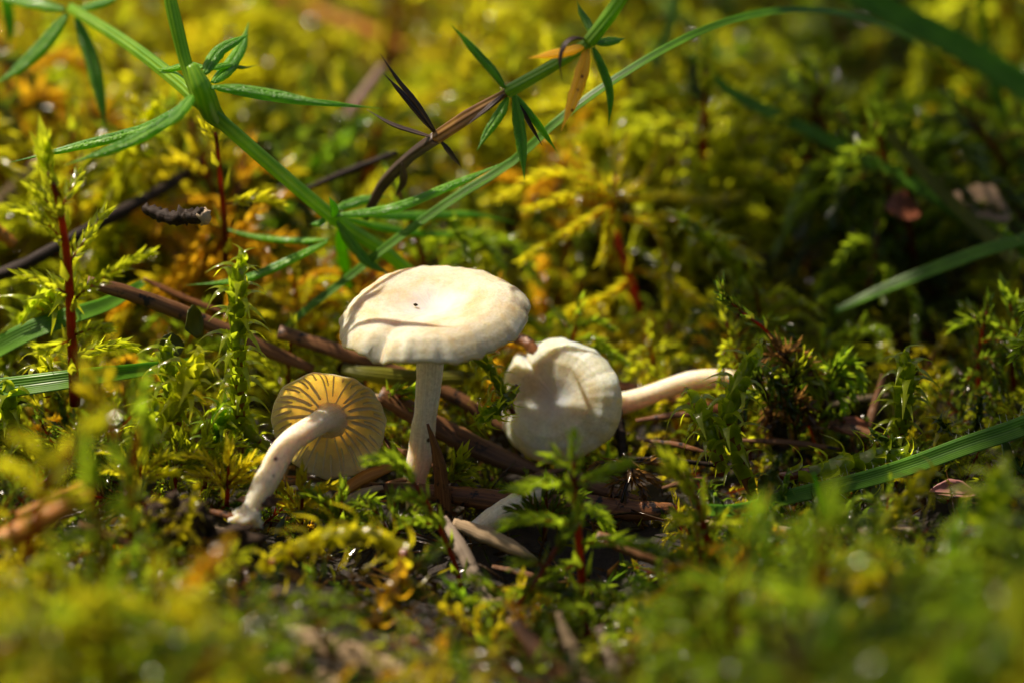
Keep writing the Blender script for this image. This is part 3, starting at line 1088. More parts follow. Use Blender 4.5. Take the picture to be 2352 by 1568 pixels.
B0 = W(880, 420, 1.0)
bedB = empty('bedstraw_plant', B0, 'withering bedstraw plant whose brown dying stem carries yellow spotted leaves', 'plant', 'bedstraw plants')
bed_stem(bedB, B0, [(1445, -30, .2), (1400, 35, .2), (1352, 98, .2)], [15, 17, 15])
bed_stem(bedB, B0, [(1352, 98, .2), (1280, 145, .25), (1165, 212, .3)], [13, 13, 14])
bed_stem(bedB, B0, [(1165, 212, .3), (1090, 258, .4), (1003, 316, .6)], [9, 15, 14], M_BEDBROWN, label='dying brown length of stem')
bed_stem(bedB, B0, [(1003, 316, .6), (940, 362, .8), (880, 425, 1.0), (840, 500, 1.1)], [14, 12, 14, 10], M_BEDDEAD, label='dead blackened end of the stem')
for pts, w, mt, lb in (
        ([(1348, 108, .2), (1338, 160, .12), (1312, 240, .06), (1289, 302, .02)], 15, M_BEDYEL, 'yellow leaf with brown spots'),
        ([(1345, 105, .2), (1300, 118, .1), (1260, 126, .05), (1212, 134, .0)], 13, M_BEDYEL, 'yellow leaf with a dark base'),
        ([(1362, 110, .2), (1386, 160, .2), (1402, 220, .2), (1398, 292, .2)], 11, M_BED, None),
        ([(1365, 98, .2), (1390, 96, .25), (1415, 92, .3), (1436, 88, .35)], 13, M_BED, None),
        ([(1358, 78, .2), (1348, 50, .3), (1335, 28, .35), (1325, 2, .4)], 9, M_BED, None),
        ([(1345, 90, .2), (1318, 88, .1), (1296, 105, .05), (1286, 140, .02), (1291, 186, .0)], 6, M_BEDDEAD, 'curled dead leaf'),
        ([(1162, 204, .3), (1130, 160, .25), (1080, 105, .2), (1034, 54, .15)], 13, M_BED, None),
        ([(1166, 224, .3), (1145, 265, .2), (1118, 305, .15), (1095, 348, .1)], 12, M_BEDYEL if False else M_BED, None),
        ([(1181, 220, .3), (1192, 285, .25), (1200, 350, .2), (1205, 416, .15)], 13, M_BED, None),
        ([(1185, 220, .35), (1220, 265, .4), (1250, 305, .5), (1280, 350, .6)], 11, M_BED, None),
        ([(1182, 226, .35), (1205, 262, .35), (1225, 298, .4), (1246, 336, .45)], 6, M_BEDDEAD, 'dead black leaf'),
        ([(1160, 214, .3), (1130, 240, .22), (1100, 265, .2), (1072, 288, .2)], 6, M_BEDDEAD, 'dead black leaf'),
        ([(1000, 302, .6), (960, 240, .55), (915, 185, .5), (872, 122, .45)], 7, M_BEDDEAD, 'dead black leaf'),
        ([(998, 304, .6), (955, 250, .6), (915, 205, .6), (880, 168, .6)], 9, M_BEDDEAD, 'dead black leaf'),
        ([(995, 316, .6), (950, 302, .65), (900, 285, .7), (842, 252, .8)], 6, M_BEDDEAD, 'dead black leaf'),
        ([(1010, 322, .6), (1030, 345, .6), (1045, 365, .65), (1060, 386, .7)], 7, M_BEDDEAD, 'dead black leaf'),
        ([(925, 375, .8), (925, 420, .9), (905, 455, 1.0)], 9, M_BEDDEAD, 'dead black leaf')):
    bed_leaf(bedB, B0, pts, w, mt, lb)


# ------------------------------------------------------------------ grass, needles, twigs
def grass(label, pts, w, mat=M_GRASS, sect='vee', up=(0, -.6, .8), group='grass blades', hairs=0, twist=0.0, n=44):
    mb = MB()
    path = WP(pts)
    P, T, N, B = sweep(mb, path, [x * PX for x in w], sect, up, n=n, twist=twist)
    o = link('grass_blade', mb.mesh('grass_blade', mat, origin=path[0], col=False), loc=path[0])
    tag(o, label, 'grass', group)
    if hairs:
        hb = MB()
        g = np.random.default_rng(hairs)
        for k in range(hairs):
            i = int(g.integers(1, n - 1))
            s = -1 if g.random() < .7 else 1
            r = lerp1(i / (n - 1), w) * PX
            p = P[i] + B[i] * r * s * .97 + N[i] * r * .3
            d = nrm(B[i] * s + T[i] * g.uniform(-.3, .8) + N[i] * g.uniform(-.3, .6))
            L = g.uniform(.015, .10) * g.uniform(.4, 1)
            q = np.array([p, p + d * L * .5, p + d * L + np.array([0, 0, -.01])])
            sweep(hb, q, [.0012, .0009, .0003], 'hex', n=4)
        h = link('hair', hb.mesh('hair', M_HAIR, origin=path[0], col=False), o)
        h['kind'] = 'stuff'
    return o


M_HAIR = plain_leaf_mat('leaf_hair', (.55, .6, .45), (.7, .72, .6), 0.4, 0.3)

grass('thin green grass blade bowing in a high arch behind the upright mushroom', [(640, 775, .9), (700, 715, .9), (800, 640, .9), (900, 560, .9), (1040, 460, .9), (1180, 372, .9), (1300, 265, .9), (1480, 142, 1.1), (1640, 62, 1.4), (1800, 27, 1.8), (1960, 40, 2.3), (2120, 110, 2.8), (2260, 240, 3.2), (2340, 350, 3.4), (2375, 470, 3.5)], [9, 11, 12, 12, 11, 11, 12, 12, 12, 12, 11, 10], up=(-.3, -.6, .6))
grass('broad blurred grass blade slanting down the top right corner', [(1880, -60, 3.4), (2020, 20, 3.3), (2180, 100, 3.2), (2352, 205, 3.1), (2500, 300, 3.0)], [30, 36, 38, 38, 34], up=(.2, -.8, .6))
grass('long blurred grass blade running low behind the pine litter on the right', [(1590, 130, 2.8), (1680, 215, 2.7), (1850, 300, 2.5), (2040, 395, 2.3), (2170, 470, 2.1), (2300, 560, 1.9)], [10, 18, 19, 20, 18, 12])
grass('yellowing blunt grass stub crossing the long blade on the right', [(2038, 306, 2.2), (2120, 400, 2.1), (2220, 500, 2.0), (2330, 600, 1.8)], [14, 17, 19, 20], M_GRASS_Y)
grass('upright thin grass blade at the right edge crossing the broad one', [(2250, -20, 3.5), (2262, 90, 3.5), (2282, 190, 3.4), (2330, 330, 3.3), (2360, 420, 3.2)], [9, 11, 12, 11, 8])
grass('dark blurred grass blade sloping up to the right edge', [(1920, 715, 1.4), (2040, 662, 1.4), (2160, 615, 1.4), (2262, 578, 1.4), (2380, 545, 1.4)], [8, 15, 18, 18, 15])
grass('green grass blade passing behind the red moss stem, upper of two at the left edge', [(-60, 835, .5), (60, 770, .45), (150, 735, .45), (250, 700, .6), (330, 650, .9)], [30, 29, 26, 20, 8], up=(-.2, -.6, .75))
grass('striped green grass blade with a tan joint, lower of two at the left edge', [(-60, 902, -.1), (60, 888, -.1), (190, 870, -.1), (320, 852, .1), (440, 830, .4)], [27, 26, 23, 17, 8], up=(-.2, -.65, .7))
grass('hairy green grass blade slanting to the right edge of the picture', [(1610, 1172, -.75), (1700, 1172, -.72), (1830, 1138, -.6), (1960, 1110, -.5), (2090, 1072, -.42), (2220, 1025, -.35), (2352, 980, -.3), (2480, 920, -.25)], [15, 17, 20, 21, 23, 24, 25, 25], up=(-.2, -.62, .75), hairs=120, n=60)
grass('blunt pale green blade lying behind the stem of the upright mushroom', [(786, 848, .55), (850, 858, .5), (950, 868, .5), (1065, 866, .5)], [12, 20, 21, 16], M_GRASS_Y, sect='half', up=(0, -.8, .5))
grass('blurred grass blade crossing under the arch at the top', [(1480, -30, 5.5), (1560, 40, 5.2), (1640, 110, 5.0), (1690, 165, 4.8)], [14, 16, 15, 8])
grass('thin grass blade pointing up beside the withering bedstraw', [(1500, 150, 3.4), (1540, 60, 3.6), (1560, -30, 3.8)], [13, 12, 10])
grass('short young grass tip standing in front of the hairy blade', [(1910, 1230, -1.3), (1890, 1160, -1.3), (1868, 1085, -1.3)], [14, 11, 2])


def needle(label, pts, w, mat=M_NBROWN, sect='half', up=(0, -.7, .7), group='fallen pine needles', cat='needle', name='pine_needle', bump=.06, flat=1.0):
    mb = MB()
    path = WP(pts)
    sweep(mb, path, [x * PX for x in w], sect, up, n=30, bump=bump, seed=len(label) + int(pts[0][0]), flat=flat)
    o = link(name, mb.mesh(name, mat, origin=path[0], col=False), loc=path[0])
    return tag(o, label, cat, group)


needle('thick brown pine needle lying behind the spiky moss, reaching the red stem', [(200, 648, .35), (290, 672, .4), (400, 712, .5), (520, 760, .55), (640, 815, .6), (720, 848, .6)], [15, 19, 20, 19, 18, 12], flat=1.2)
needle('brown pine needle running behind both stems towards the lying cap', [(640, 762, .7), (770, 805, .65), (900, 850, .6), (1050, 915, .55), (1170, 990, .45)], [18, 19, 18, 18, 14], flat=1.2)
needle('broad brown pine needle slanting down under the lying cap', [(870, 905, .3), (960, 955, .26), (1060, 1010, .22), (1170, 1060, .18), (1262, 1092, .15)], [22, 27, 28, 26, 12], flat=1.1)
needle('dark blotched pine needle lying level in front of the upright stem', [(830, 1114, -.22), (930, 1124, -.24), (1060, 1138, -.28), (1190, 1155, -.32), (1332, 1160, -.36)], [8, 19, 24, 26, 24], M_NDARK, up=(0, -.9, .45))
needle('dark pine needle standing on end before the upright stem', [(982, 972, -.30), (1004, 1040, -.31), (1015, 1110, -.33), (1022, 1200, -.36)], [3, 14, 19, 19], M_NDARK, up=(-.3, -.9, 0))
needle('orange brown pine needle end under the lying mushroom', [(1330, 1148, -.3), (1420, 1168, -.3), (1500, 1172, -.3), (1575, 1158, -.28)], [16, 25, 24, 5], M_NDARK, up=(0, -.8, .6))
needle('reddish pine needle tucked behind the orange brown one', [(1300, 1090, -.05), (1380, 1122, -.08), (1470, 1150, -.12)], [14, 18, 10], M_NBROWN)
needle('weathered tan pine needle sloping below the buried stump', [(1040, 1200, -.75), (1110, 1226, -.8), (1180, 1258, -.85), (1236, 1288, -.88)], [12, 20, 18, 5], M_NTAN)
needle('grey blotched pine needle dropping steeply into the dark hollow', [(1018, 1188, -.8), (1052, 1245, -.95), (1090, 1320, -1.1), (1132, 1400, -1.3)], [9, 17, 17, 12], M_NGREY)
needle('brown pine needle steeply leaning at the bottom edge', [(1180, 1425, -2.05), (1230, 1490, -2.2), (1290, 1560, -2.35), (1360, 1640, -2.5)], [12, 22, 26, 26], M_NBROWN)
needle('pale pointed needle beside the leaning brown one at the bottom edge', [(1280, 1405, -2.0), (1310, 1480, -2.1), (1352, 1560, -2.2), (1400, 1640, -2.35)], [5, 16, 20, 22], M_NTAN)
needle('grey needle at the bottom edge next to the pale pointed one', [(1375, 1440, -2.05), (1405, 1510, -2.15), (1440, 1600, -2.3)], [8, 15, 18], M_NGREY)
needle('pale brown blurred needle across the bottom edge, thickest of the litter', [(620, 1430, -2.4), (720, 1470, -2.5), (840, 1520, -2.6), (980, 1590, -2.75)], [14, 26, 30, 30], M_NTAN)
needle('bright orange pine needle blurred near the left edge', [(-40, 1262, -2.2), (60, 1215, -2.1), (140, 1170, -2.0), (205, 1132, -1.9)], [24, 26, 22, 12], M_NORANGE, sect='round')
needle('second orange needle just above the bright one at the left edge', [(40, 1185, -1.7), (130, 1140, -1.6), (190, 1112, -1.5)], [10, 13, 8], M_NORANGE, sect='round')
needle('short orange needle end poking in at the left edge', [(-40, 505, 1.2), (0, 535, 1.2), (34, 562, 1.2)], [16, 17, 12], M_NORANGE, sect='round')
needle('pale blurred needle at the left edge beneath the bedstraw leaves', [(-40, 505, 2.4), (30, 435, 2.5), (100, 362, 2.6)], [18, 20, 14], M_NTAN, sect='round')
needle('blurred brown needle slanting across the upper moss bank', [(560, -40, 6.8), (700, 22, 6.6), (830, 66, 6.4), (950, 118, 6.2)], [20, 24, 22, 14], M_NORANGE)
needle('dull blurred needle in the moss behind the dead bedstraw', [(765, 325, 3.4), (820, 240, 3.6), (884, 150, 3.8)], [14, 19, 14], M_NBROWN)
needle('slender dark needle crossing below the dead bedstraw whorl', [(700, 436, 1.6), (780, 402, 1.6), (912, 350, 1.6)], [6, 9, 7], M_TWIG, sect='round')
needle('straw coloured frayed needle beneath the tipped mushroom', [(760, 1160, -.42), (800, 1120, -.36), (850, 1090, -.3), (905, 1070, -.25)], [10, 15, 17, 10], M_NORANGE, up=(0, -.6, .8))
needle('second straw coloured needle below the tipped mushroom', [(775, 1175, -.5), (800, 1150, -.47), (840, 1128, -.42), (880, 1118, -.4)], [7, 10, 10, 6], M_NTAN)
needle('broken tan needle in front of the dark clod', [(180, 1205, -1.5), (260, 1235, -1.5), (350, 1270, -1.5)], [10, 12, 9], M_NBROWN)
needle('brown needle under the dangling dark moss', [(1370, 1230, -.9), (1480, 1270, -1.0), (1600, 1310, -1.05)], [14, 20, 14], M_NBROWN)
needle('faint brown needle across the moss at the lower right', [(1540, 1190, -.6), (1720, 1215, -.75), (1900, 1222, -.85), (2110, 1218, -.95)], [8, 12, 13, 10], M_NTAN)
needle('thin dark needle leaning behind the spiky shoot on the right', [(1992, 985, .5), (2010, 930, .6), (2030, 860, .7)], [10, 11, 7], M_NBROWN)
needle('broken red needle behind the hairy grass', [(1905, 975, .4), (1970, 990, .3), (2045, 1010, .25)], [13, 15, 8], M_NBROWN)
needle('dark reddish needle behind the stem of the lying mushroom', [(1380, 872, .8), (1480, 900, .8), (1600, 930, .8), (1720, 950, .8)], [12, 15, 15, 10], M_NDARK)
needle('brown needle end curling out behind the lying cap', [(1180, 775, .7), (1215, 790, .6), (1240, 830, .5)], [12, 15, 12], M_NDARK, sect='round')

g = np.random.default_rng(77)
for i, (lb, x0, y0, x1, y1, Y0, Y1, w_, mt) in enumerate((
        ('thin brown needle running in under the upright stem', 860, 1010, 1010, 1075, .25, .1, 8, M_NBROWN), ('thin tan needle just behind the tipped mushroom', 840, 905, 960, 930, .4, .35, 7, M_NTAN),
        ('short brown needle below the lying cap, crossing the broad one', 1180, 1110, 1300, 1075, -.1, .05, 8, M_NBROWN), ('dark thin needle below the spiky shoot on the white stem', 1480, 1010, 1640, 1045, .1, .0, 7, M_NDARK),
        ('brown needle lying flat at the foot of the upright stem', 830, 1130, 960, 1090, -.2, .0, 9, M_NDARK), ('thin dark needle behind the earth collar', 600, 1120, 720, 1095, -.4, -.2, 7, M_NBROWN),
        ('reddish thin needle under the white lying stem', 1460, 965, 1640, 945, .35, .45, 8, M_NDARK), ('tan splinter lying in the hollow below the grey needle', 1060, 1400, 1180, 1360, -1.35, -1.2, 8, M_NTAN),
        ('brown splinter beside the hollow, left of the green shoot', 1130, 1300, 1270, 1340, -.95, -1.05, 8, M_NBROWN), ('dark needle stuck between clod and bent stem', 470, 1170, 600, 1215, -.95, -1.0, 8, M_NDARK),
        ('thin brown needle right of the dangling dark moss', 1520, 1120, 1640, 1095, -.1, .05, 7, M_NBROWN), ('long thin brown needle low in the moss on the right', 1700, 1010, 1930, 1030, .2, .25, 8, M_NBROWN),
        ('slim dark needle behind the thick one at the left', 330, 640, 520, 720, .9, .8, 8, M_NDARK), ('pale thin needle in the moss right of the lying stem', 1880, 935, 2040, 905, .7, .8, 8, M_NTAN))):
    m_ = ((x0 + x1) / 2 + g.uniform(-8, 8), (y0 + y1) / 2 + g.uniform(-6, 6), (Y0 + Y1) / 2)
    needle(lb, [(x0, y0, Y0), m_, (x1, y1, Y1)], [w_ * .5, w_, w_, w_ * .4], mt, bump=.1)

# twigs
tw = WP([(330, 478, .6), (390, 500, .5), (440, 498, .42), (470, 497, .36)])
twr = empty('twig', tw[0], 'dark broken twig with a pale cut end pointing forward', 'twig', 'dead twigs')
mbt = MB()
sweep(mbt, tw, [x * PX for x in (10, 15, 14, 17, 15, 18)], 'round', n=34, bump=.26, seed=2)
link('bark', mbt.mesh('bark', M_TWIG, origin=tw[0], col=False), twr)
mbt = MB()
e = nrm(np.array([.45, -.8, .1]))
sweep(mbt, [tw[-1] - e * .02, tw[-1] + e * .015, tw[-1] + e * .028], [.046, .050, .040], 'round', n=5, bump=.22, seed=5)
link('cut_face', mbt.mesh('cut_face', M_CUT, origin=tw[0], col=False), twr)
needle('long dark twig rising out of the left edge to the bedstraw stem', [(-60, 655, .9), (60, 605, 1.0), (180, 540, 1.2), (290, 480, 1.5), (380, 430, 1.9), (475, 365, 2.4)], [14, 15, 15, 14, 14, 8], M_TWIG, sect='round', group='dead twigs', cat='twig', name='twig', bump=.1)
needle('dark thin twig standing below the stem of the lying mushroom', [(1418, 935, .44), (1424, 985, .35), (1432, 1060, .2)], [10, 12, 12], M_TWIG, sect='round', group='dead twigs', cat='twig', name='twig', bump=.14)
needle('dark slender twig lying along the moss behind the dangling moss', [(1430, 1052, .0), (1560, 1058, .05), (1700, 1075, .1)], [6, 6, 4], M_TWIG, sect='round', group='dead twigs', cat='twig', name='twig', bump=.12)
needle('blurred dark twig stub behind the arching grass', [(1425, 120, 3.2), (1445, 190, 3.2), (1470, 255, 3.2)], [6, 9, 8], M_TWIG, sect='round', group='dead twigs', cat='twig', name='twig')


# ------------------------------------------------------------------ dead leaves, round leaves, clods
def crumb(name, label, cat, px, py, y, sx, sy, sz, mat, seed, group=None, rough=.35, parts=0, n=(22, 14)):
    """irregular lump: a dented ball of soil or curled debris"""
    g = np.random.default_rng(seed)
    c = W(px, py, y)
    a = np.linspace(0, 2 * math.pi, n[0], endpoint=False)
    b = np.linspace(-math.pi / 2, math.pi / 2, n[1])
    V = []
    off = g.uniform(0, 50, 3)
    for bb in b:
        for aa in a:
            d = np.array([math.cos(aa) * math.cos(bb), math.sin(aa) * math.cos(bb), math.sin(bb)])
            r = 1 + rough * fbm(d + off, 1.4, 4) + rough * .22 * fbm(d + off, 4.0, 3)
            V.append(d * r * np.array([sx, sy, sz]))
    Q = []
    for i in range(n[1] - 1):
        for j in range(n[0]):
            Q.append([i * n[0] + j, i * n[0] + (j + 1) % n[0], (i + 1) * n[0] + (j + 1) % n[0], (i + 1) * n[0] + j])
    uv = np.stack([np.repeat(b, n[0]), np.tile(a / 6.28, n[1])], 1)
    mb = MB()
    mb.add(np.array(V), None, Q, uv=uv)
    o = link(name, mb.mesh(name, mat, col=False), loc=c)
    return tag(o, label, cat, group)


crumb('soil_clod', 'black crumbly clod of soil beside the foot of the tipped mushroom', 'soil', 400, 1195, -1.25, .17, .14, .14, M_CLOD, 1, rough=1.1, n=(40, 26))
crumb('soil_clod', 'smaller dark clod under the foot of the tipped mushroom', 'soil', 490, 1240, -1.2, .18, .12, .08, M_CLOD, 2, rough=1.1, n=(34, 22))
crumb('soil_clod', 'brown earth collar clinging round the lower stem of the tipped mushroom', 'soil', 600, 1148, -.82, .11, .06, .035, M_NBROWN, 3, rough=.6)
crumb('soil_clod', 'clod of earth and dry moss at the far end of the lying stem', 'soil', 1850, 905, .85, .14, .14, .16, M_CLOD, 4, rough=1.0, n=(36, 24))
crumb('bark_flake', 'pale papery flake at the foot of the tipped mushroom', 'flake', 500, 1228, -1.1, .085, .05, .045, M_CUT, 6, 'pale flakes', .7)
crumb('bark_flake', 'small white flake peeping out under the level needle', 'flake', 950, 1190, -.55, .06, .04, .03, M_CUT, 7, 'pale flakes', .7)
crumb('bark_flake', 'pale flake right below the bent stem of the tipped mushroom', 'flake', 566, 1190, -.98, .085, .05, .07, M_MSTEM, 8, 'pale flakes', .6)
crumb('bark_flake', 'greyish white blurred flake at the bottom edge', 'flake', 640, 1545, -2.7, .12, .08, .06, M_NTAN, 9, 'pale flakes', .6)
crumb('bark_flake', 'second blurred flake at the bottom edge, beside the pale brown needle', 'flake', 750, 1562, -2.7, .10, .08, .05, M_NTAN, 10, 'pale flakes', .6)


def dead_leaf(name, label, cat, px, py, y, L, w, mat, rot, tilt, group=None, curl=.25, seed=1, thick=.006):
    """curled leaf blade with a midrib fold and real thickness"""
    nu, nv = 14, 9
    c = W(px, py, y)
    g = np.random.default_rng(seed)
    u = np.linspace(0, 1, nu)
    v = np.linspace(-1, 1, nv)
    hw = w * np.sin(np.pi * np.clip(u, .02, .985)) ** .75
    V = []
    for side in (1, -1):
        for i in range(nu):
            for j in range(nv):
                x = (u[i] - .5) * L
                yy = v[j] * hw[i] * (1 + .06 * math.sin(7 * u[i] * 3 + seed))
                zz = curl * L * (.5 * v[j] ** 2 * hw[i] / max(w, 1e-6) - (u[i] - .5) ** 2 * .7) + .02 * L * abs(v[j]) + side * thick / 2
                zz += .03 * L * fbm((x * 3, yy * 3, seed), 2.0, 2)
                V.append((x, yy, zz))
    k = nu * nv
    Q = []
    for i in range(nu - 1):
        for j in range(nv - 1):
            a = i * nv + j
            Q.append([a, a + nv, a + nv + 1, a + 1])
            Q.append([k + a, k + a + 1, k + a + nv + 1, k + a + nv])
    for i in range(nu - 1):
        Q.append([i * nv, k + i * nv, k + (i + 1) * nv, (i + 1) * nv])
        Q.append([i * nv + nv - 1, (i + 1) * nv + nv - 1, k + (i + 1) * nv + nv - 1, k + i * nv + nv - 1])
    for j in range(nv - 1):
        Q.append([j, j + 1, k + j + 1, k + j])
        e0 = (nu - 1) * nv
        Q.append([e0 + j, k + e0 + j, k + e0 + j + 1, e0 + j + 1])
    mb = MB()
    mb.add(np.array(V), None, Q)
    o = link(name, mb.mesh(name, mat, col=False), loc=c)
    o.rotation_euler = (tilt[0], tilt[1], rot)
    return tag(o, label, cat, group)


dead_leaf('dead_leaf', 'blurred pale tan dead leaf at the right edge behind the long blade', 'leaf', 2245, 470, 2.3, .50, .14, M_DEADLEAF, -.5, (.5, .3), 'dead leaves', seed=2)
dead_leaf('dead_leaf', 'dull brown dead leaf in the blurred gap of the far moss', 'leaf', 1700, 310, 3.2, .42, .13, M_DEADLEAF, .6, (.5, -.3), 'dead leaves', seed=3)
dead_leaf('dead_leaf', 'dark red dead leaf below the long blurred blade', 'leaf', 2075, 480, 2.1, .28, .12, M_REDDEAD, .4, (.7, .2), 'dead leaves', seed=4)
dead_leaf('dead_leaf', 'rusty dead leaf scrap behind the hairy grass', 'leaf', 1960, 985, .35, .30, .07, M_REDDEAD, -.2, (.6, .2), 'dead leaves', seed=5)
dead_leaf('dead_leaf', 'pink dead leaf scrap under the spiky moss at the right edge', 'leaf', 2190, 1130, -.4, .30, .07, M_PINK, .1, (.5, .1), 'dead leaves', seed=6)
dead_leaf('dead_leaf', 'bright red crumpled scrap low in the hollow at the bottom', 'leaf', 940, 1490, -2.1, .20, .07, M_REDDEAD, -.6, (.7, .2), 'dead leaves', seed=7)
dead_leaf('round_leaf', 'larger dark translucent round leaf behind the tall spiky shoot', 'leaf', 445, 740, .25, .24, .105, M_ROUND, 1.2, (1.25, 0), 'round leaves', .1, 8)
dead_leaf('round_leaf', 'smaller dark round leaf beside the larger one', 'leaf', 393, 795, .2, .17, .085, M_ROUND, .2, (1.2, 0), 'round leaves', .1, 9)
dead_leaf('hairy_leaf', 'pale veined hairy green leaf at the right edge under the grass', 'leaf', 2320, 1050, -.15, .42, .16, M_VEINLEAF, 1.3, (.9, .3), None, .15, 10)
dead_leaf('round_leaf', 'small dark jagged leaf in shade above the end of the hairy grass', 'leaf', 1775, 1120, -.4, .26, .09, M_ROUND, -.9, (1.0, .2), 'round leaves', .2, 11)

# ------------------------------------------------------------------ moss shoots that can be told apart
SP = spiky_shoot
SP('tall spiky moss shoot with a star tip and a red core, beside the tipped mushroom', [(556, 1040, .1), (552, 930, .02), (546, 800, -.05), (545, 690, -.1), (553, 612, -.12)], 52, 0.137, 'lime', 1)
SP('short spiky moss shoot with a star tip left of the tall one', [(415, 1010, -.1), (400, 930, -.15), (385, 860, -.2), (384, 812, -.22)], 28, 0.124, 'lime', 2)
SP('thick yellow spiky moss shoot leaning right over its red stem', [(350, 1030, -.35), (385, 960, -.35), (415, 900, -.35), (445, 842, -.35)], 24, 0.150, 'yellow', 3)
SP('spiky moss shoot standing across the white lying stem', [(1740, 1160, -.35), (1700, 1060, -.3), (1672, 960, -.28), (1695, 890, -.28), (1724, 832, -.28)], 30, 0.150, 'lime', 4)
SP('smaller spiky moss shoot touching the one across the white stem', [(1662, 1090, -.3), (1640, 1020, -.26), (1618, 965, -.24), (1600, 928, -.24)], 19, 0.137, 'lime', 5)
SP('upright spiky moss shoot with a red core right of the soil clod', [(2062, 1030, .1), (2070, 960, .1), (2078, 890, .1), (2080, 838, .1)], 34, 0.137, 'lime', 6)
SP('spiky moss shoot lying level above the hairy grass', [(1790, 1095, -.35), (1880, 1080, -.32), (1970, 1060, -.3), (2052, 1042, -.28)], 28, 0.137, 'lime', 7)
SP('golden red spiky moss shoot slanting in front of the hairy grass', [(1985, 1280, -1.2), (2030, 1210, -1.2), (2080, 1150, -1.2), (2128, 1098, -1.2)], 24, 0.124, 'gold', 8)
SP('fan of pale spikes squeezed between the upright stem and the lying cap', [(1190, 885, .12), (1160, 920, .06), (1135, 940, .0), (1110, 958, -.06)], 31, 0.088, 'lime', 9)
SP('fuzzy green spiky moss shoot under the rim of the upright cap', [(1180, 950, .25), (1150, 890, .25), (1120, 840, .25), (1090, 815, .25)], 31, 0.088, 'lime', 10)
SP('tuft of spiky moss at the foot of the thick yellow shoot', [(300, 1060, -.5), (330, 1000, -.45), (350, 950, -.4)], 18, 0.117, 'lime', 11)
SP('little spiky moss shoot at the left edge above the striped grass', [(30, 1000, -.1), (22, 950, -.1), (20, 905, -.1)], 16, 0.130, 'lime', 12)
SP('second little spiky moss shoot at the left edge by the red stem', [(110, 910, .1), (105, 870, .1), (102, 832, .1)], 16, 0.117, 'yellow', 13)
SP('small spiky moss shoot behind the foot of the tall one', [(480, 1060, .0), (490, 1000, .0), (505, 950, .0)], 19, 0.111, 'green', 14)
SP('red and green spiky moss at the feet of the tall shoot', [(620, 1030, .05), (590, 1010, .05), (560, 985, .05), (520, 960, .05)], 19, 0.111, 'lime', 15)
SP('golden tuft of spiky moss below the hairy grass at the right', [(2160, 1080, .0), (2165, 1030, .0), (2170, 985, .0)], 16, 0.117, 'gold', 16)
SP('dim spiky moss shoot low at the right between hairy grass and brown needle', [(1990, 1230, -.8), (1960, 1180, -.75), (1900, 1150, -.7)], 19, 0.130, 'dark', 17)
SP('arching golden spiky moss frond in front of the tipped mushroom', [(560, 1345, -1.7), (640, 1285, -1.7), (740, 1240, -1.65), (840, 1228, -1.6), (910, 1262, -1.6), (930, 1330, -1.6)], 44, 0.137, 'gold', 18)
SP('brown drooping spiky moss frond hanging into the hollow', [(930, 1260, -1.7), (910, 1340, -1.75), (880, 1400, -1.8), (800, 1470, -1.9)], 30, 0.130, 'orange', 19)
SP('blurred spiky moss shoot with a thick red core at the lower right edge', [(2265, 1390, -2.3), (2262, 1300, -2.3), (2270, 1210, -2.3), (2290, 1120, -2.3)], 30, 0.196, 'lime', 20)
SP('small spiky tuft glinting in the hollow at the lower right', [(1430, 1480, -1.6), (1440, 1440, -1.6), (1450, 1400, -1.6)], 16, 0.117, 'gold', 21)

FS = feather_shoot
FS('tall feather moss shoot with a dark red stem and a plump bud at the left', [(172, 930, -.3), (164, 760, -.3), (155, 600, -.3), (135, 470, -.3), (112, 395, -.3)],
   [[(168, 690, -.3), (210, 655, -.35), (260, 625, -.4), (300, 600, -.42), (345, 583, -.45)], [(160, 680, -.3), (120, 655, -.32), (85, 640, -.34), (45, 632, -.36)],
    [(150, 560, -.3), (115, 520, -.32), (85, 495, -.34), (38, 478, -.36)], [(140, 500, -.3), (110, 465, -.3), (85, 440, -.3), (70, 428, -.3)],
    [(170, 770, -.3), (200, 758, -.35), (225, 752, -.4), (250, 758, -.45)], [(168, 775, -.3), (140, 790, -.35), (110, 800, -.4), (88, 798, -.45)],
    [(145, 470, -.3), (160, 440, -.2), (172, 420, -.1), (180, 400, .0)], [(160, 600, -.3), (190, 560, -.2), (215, 520, -.1), (245, 485, 0)],
    [(168, 820, -.3), (220, 800, -.1), (270, 790, 0), (310, 800, .1)]], .115, 'lime', .034, 31, 18)
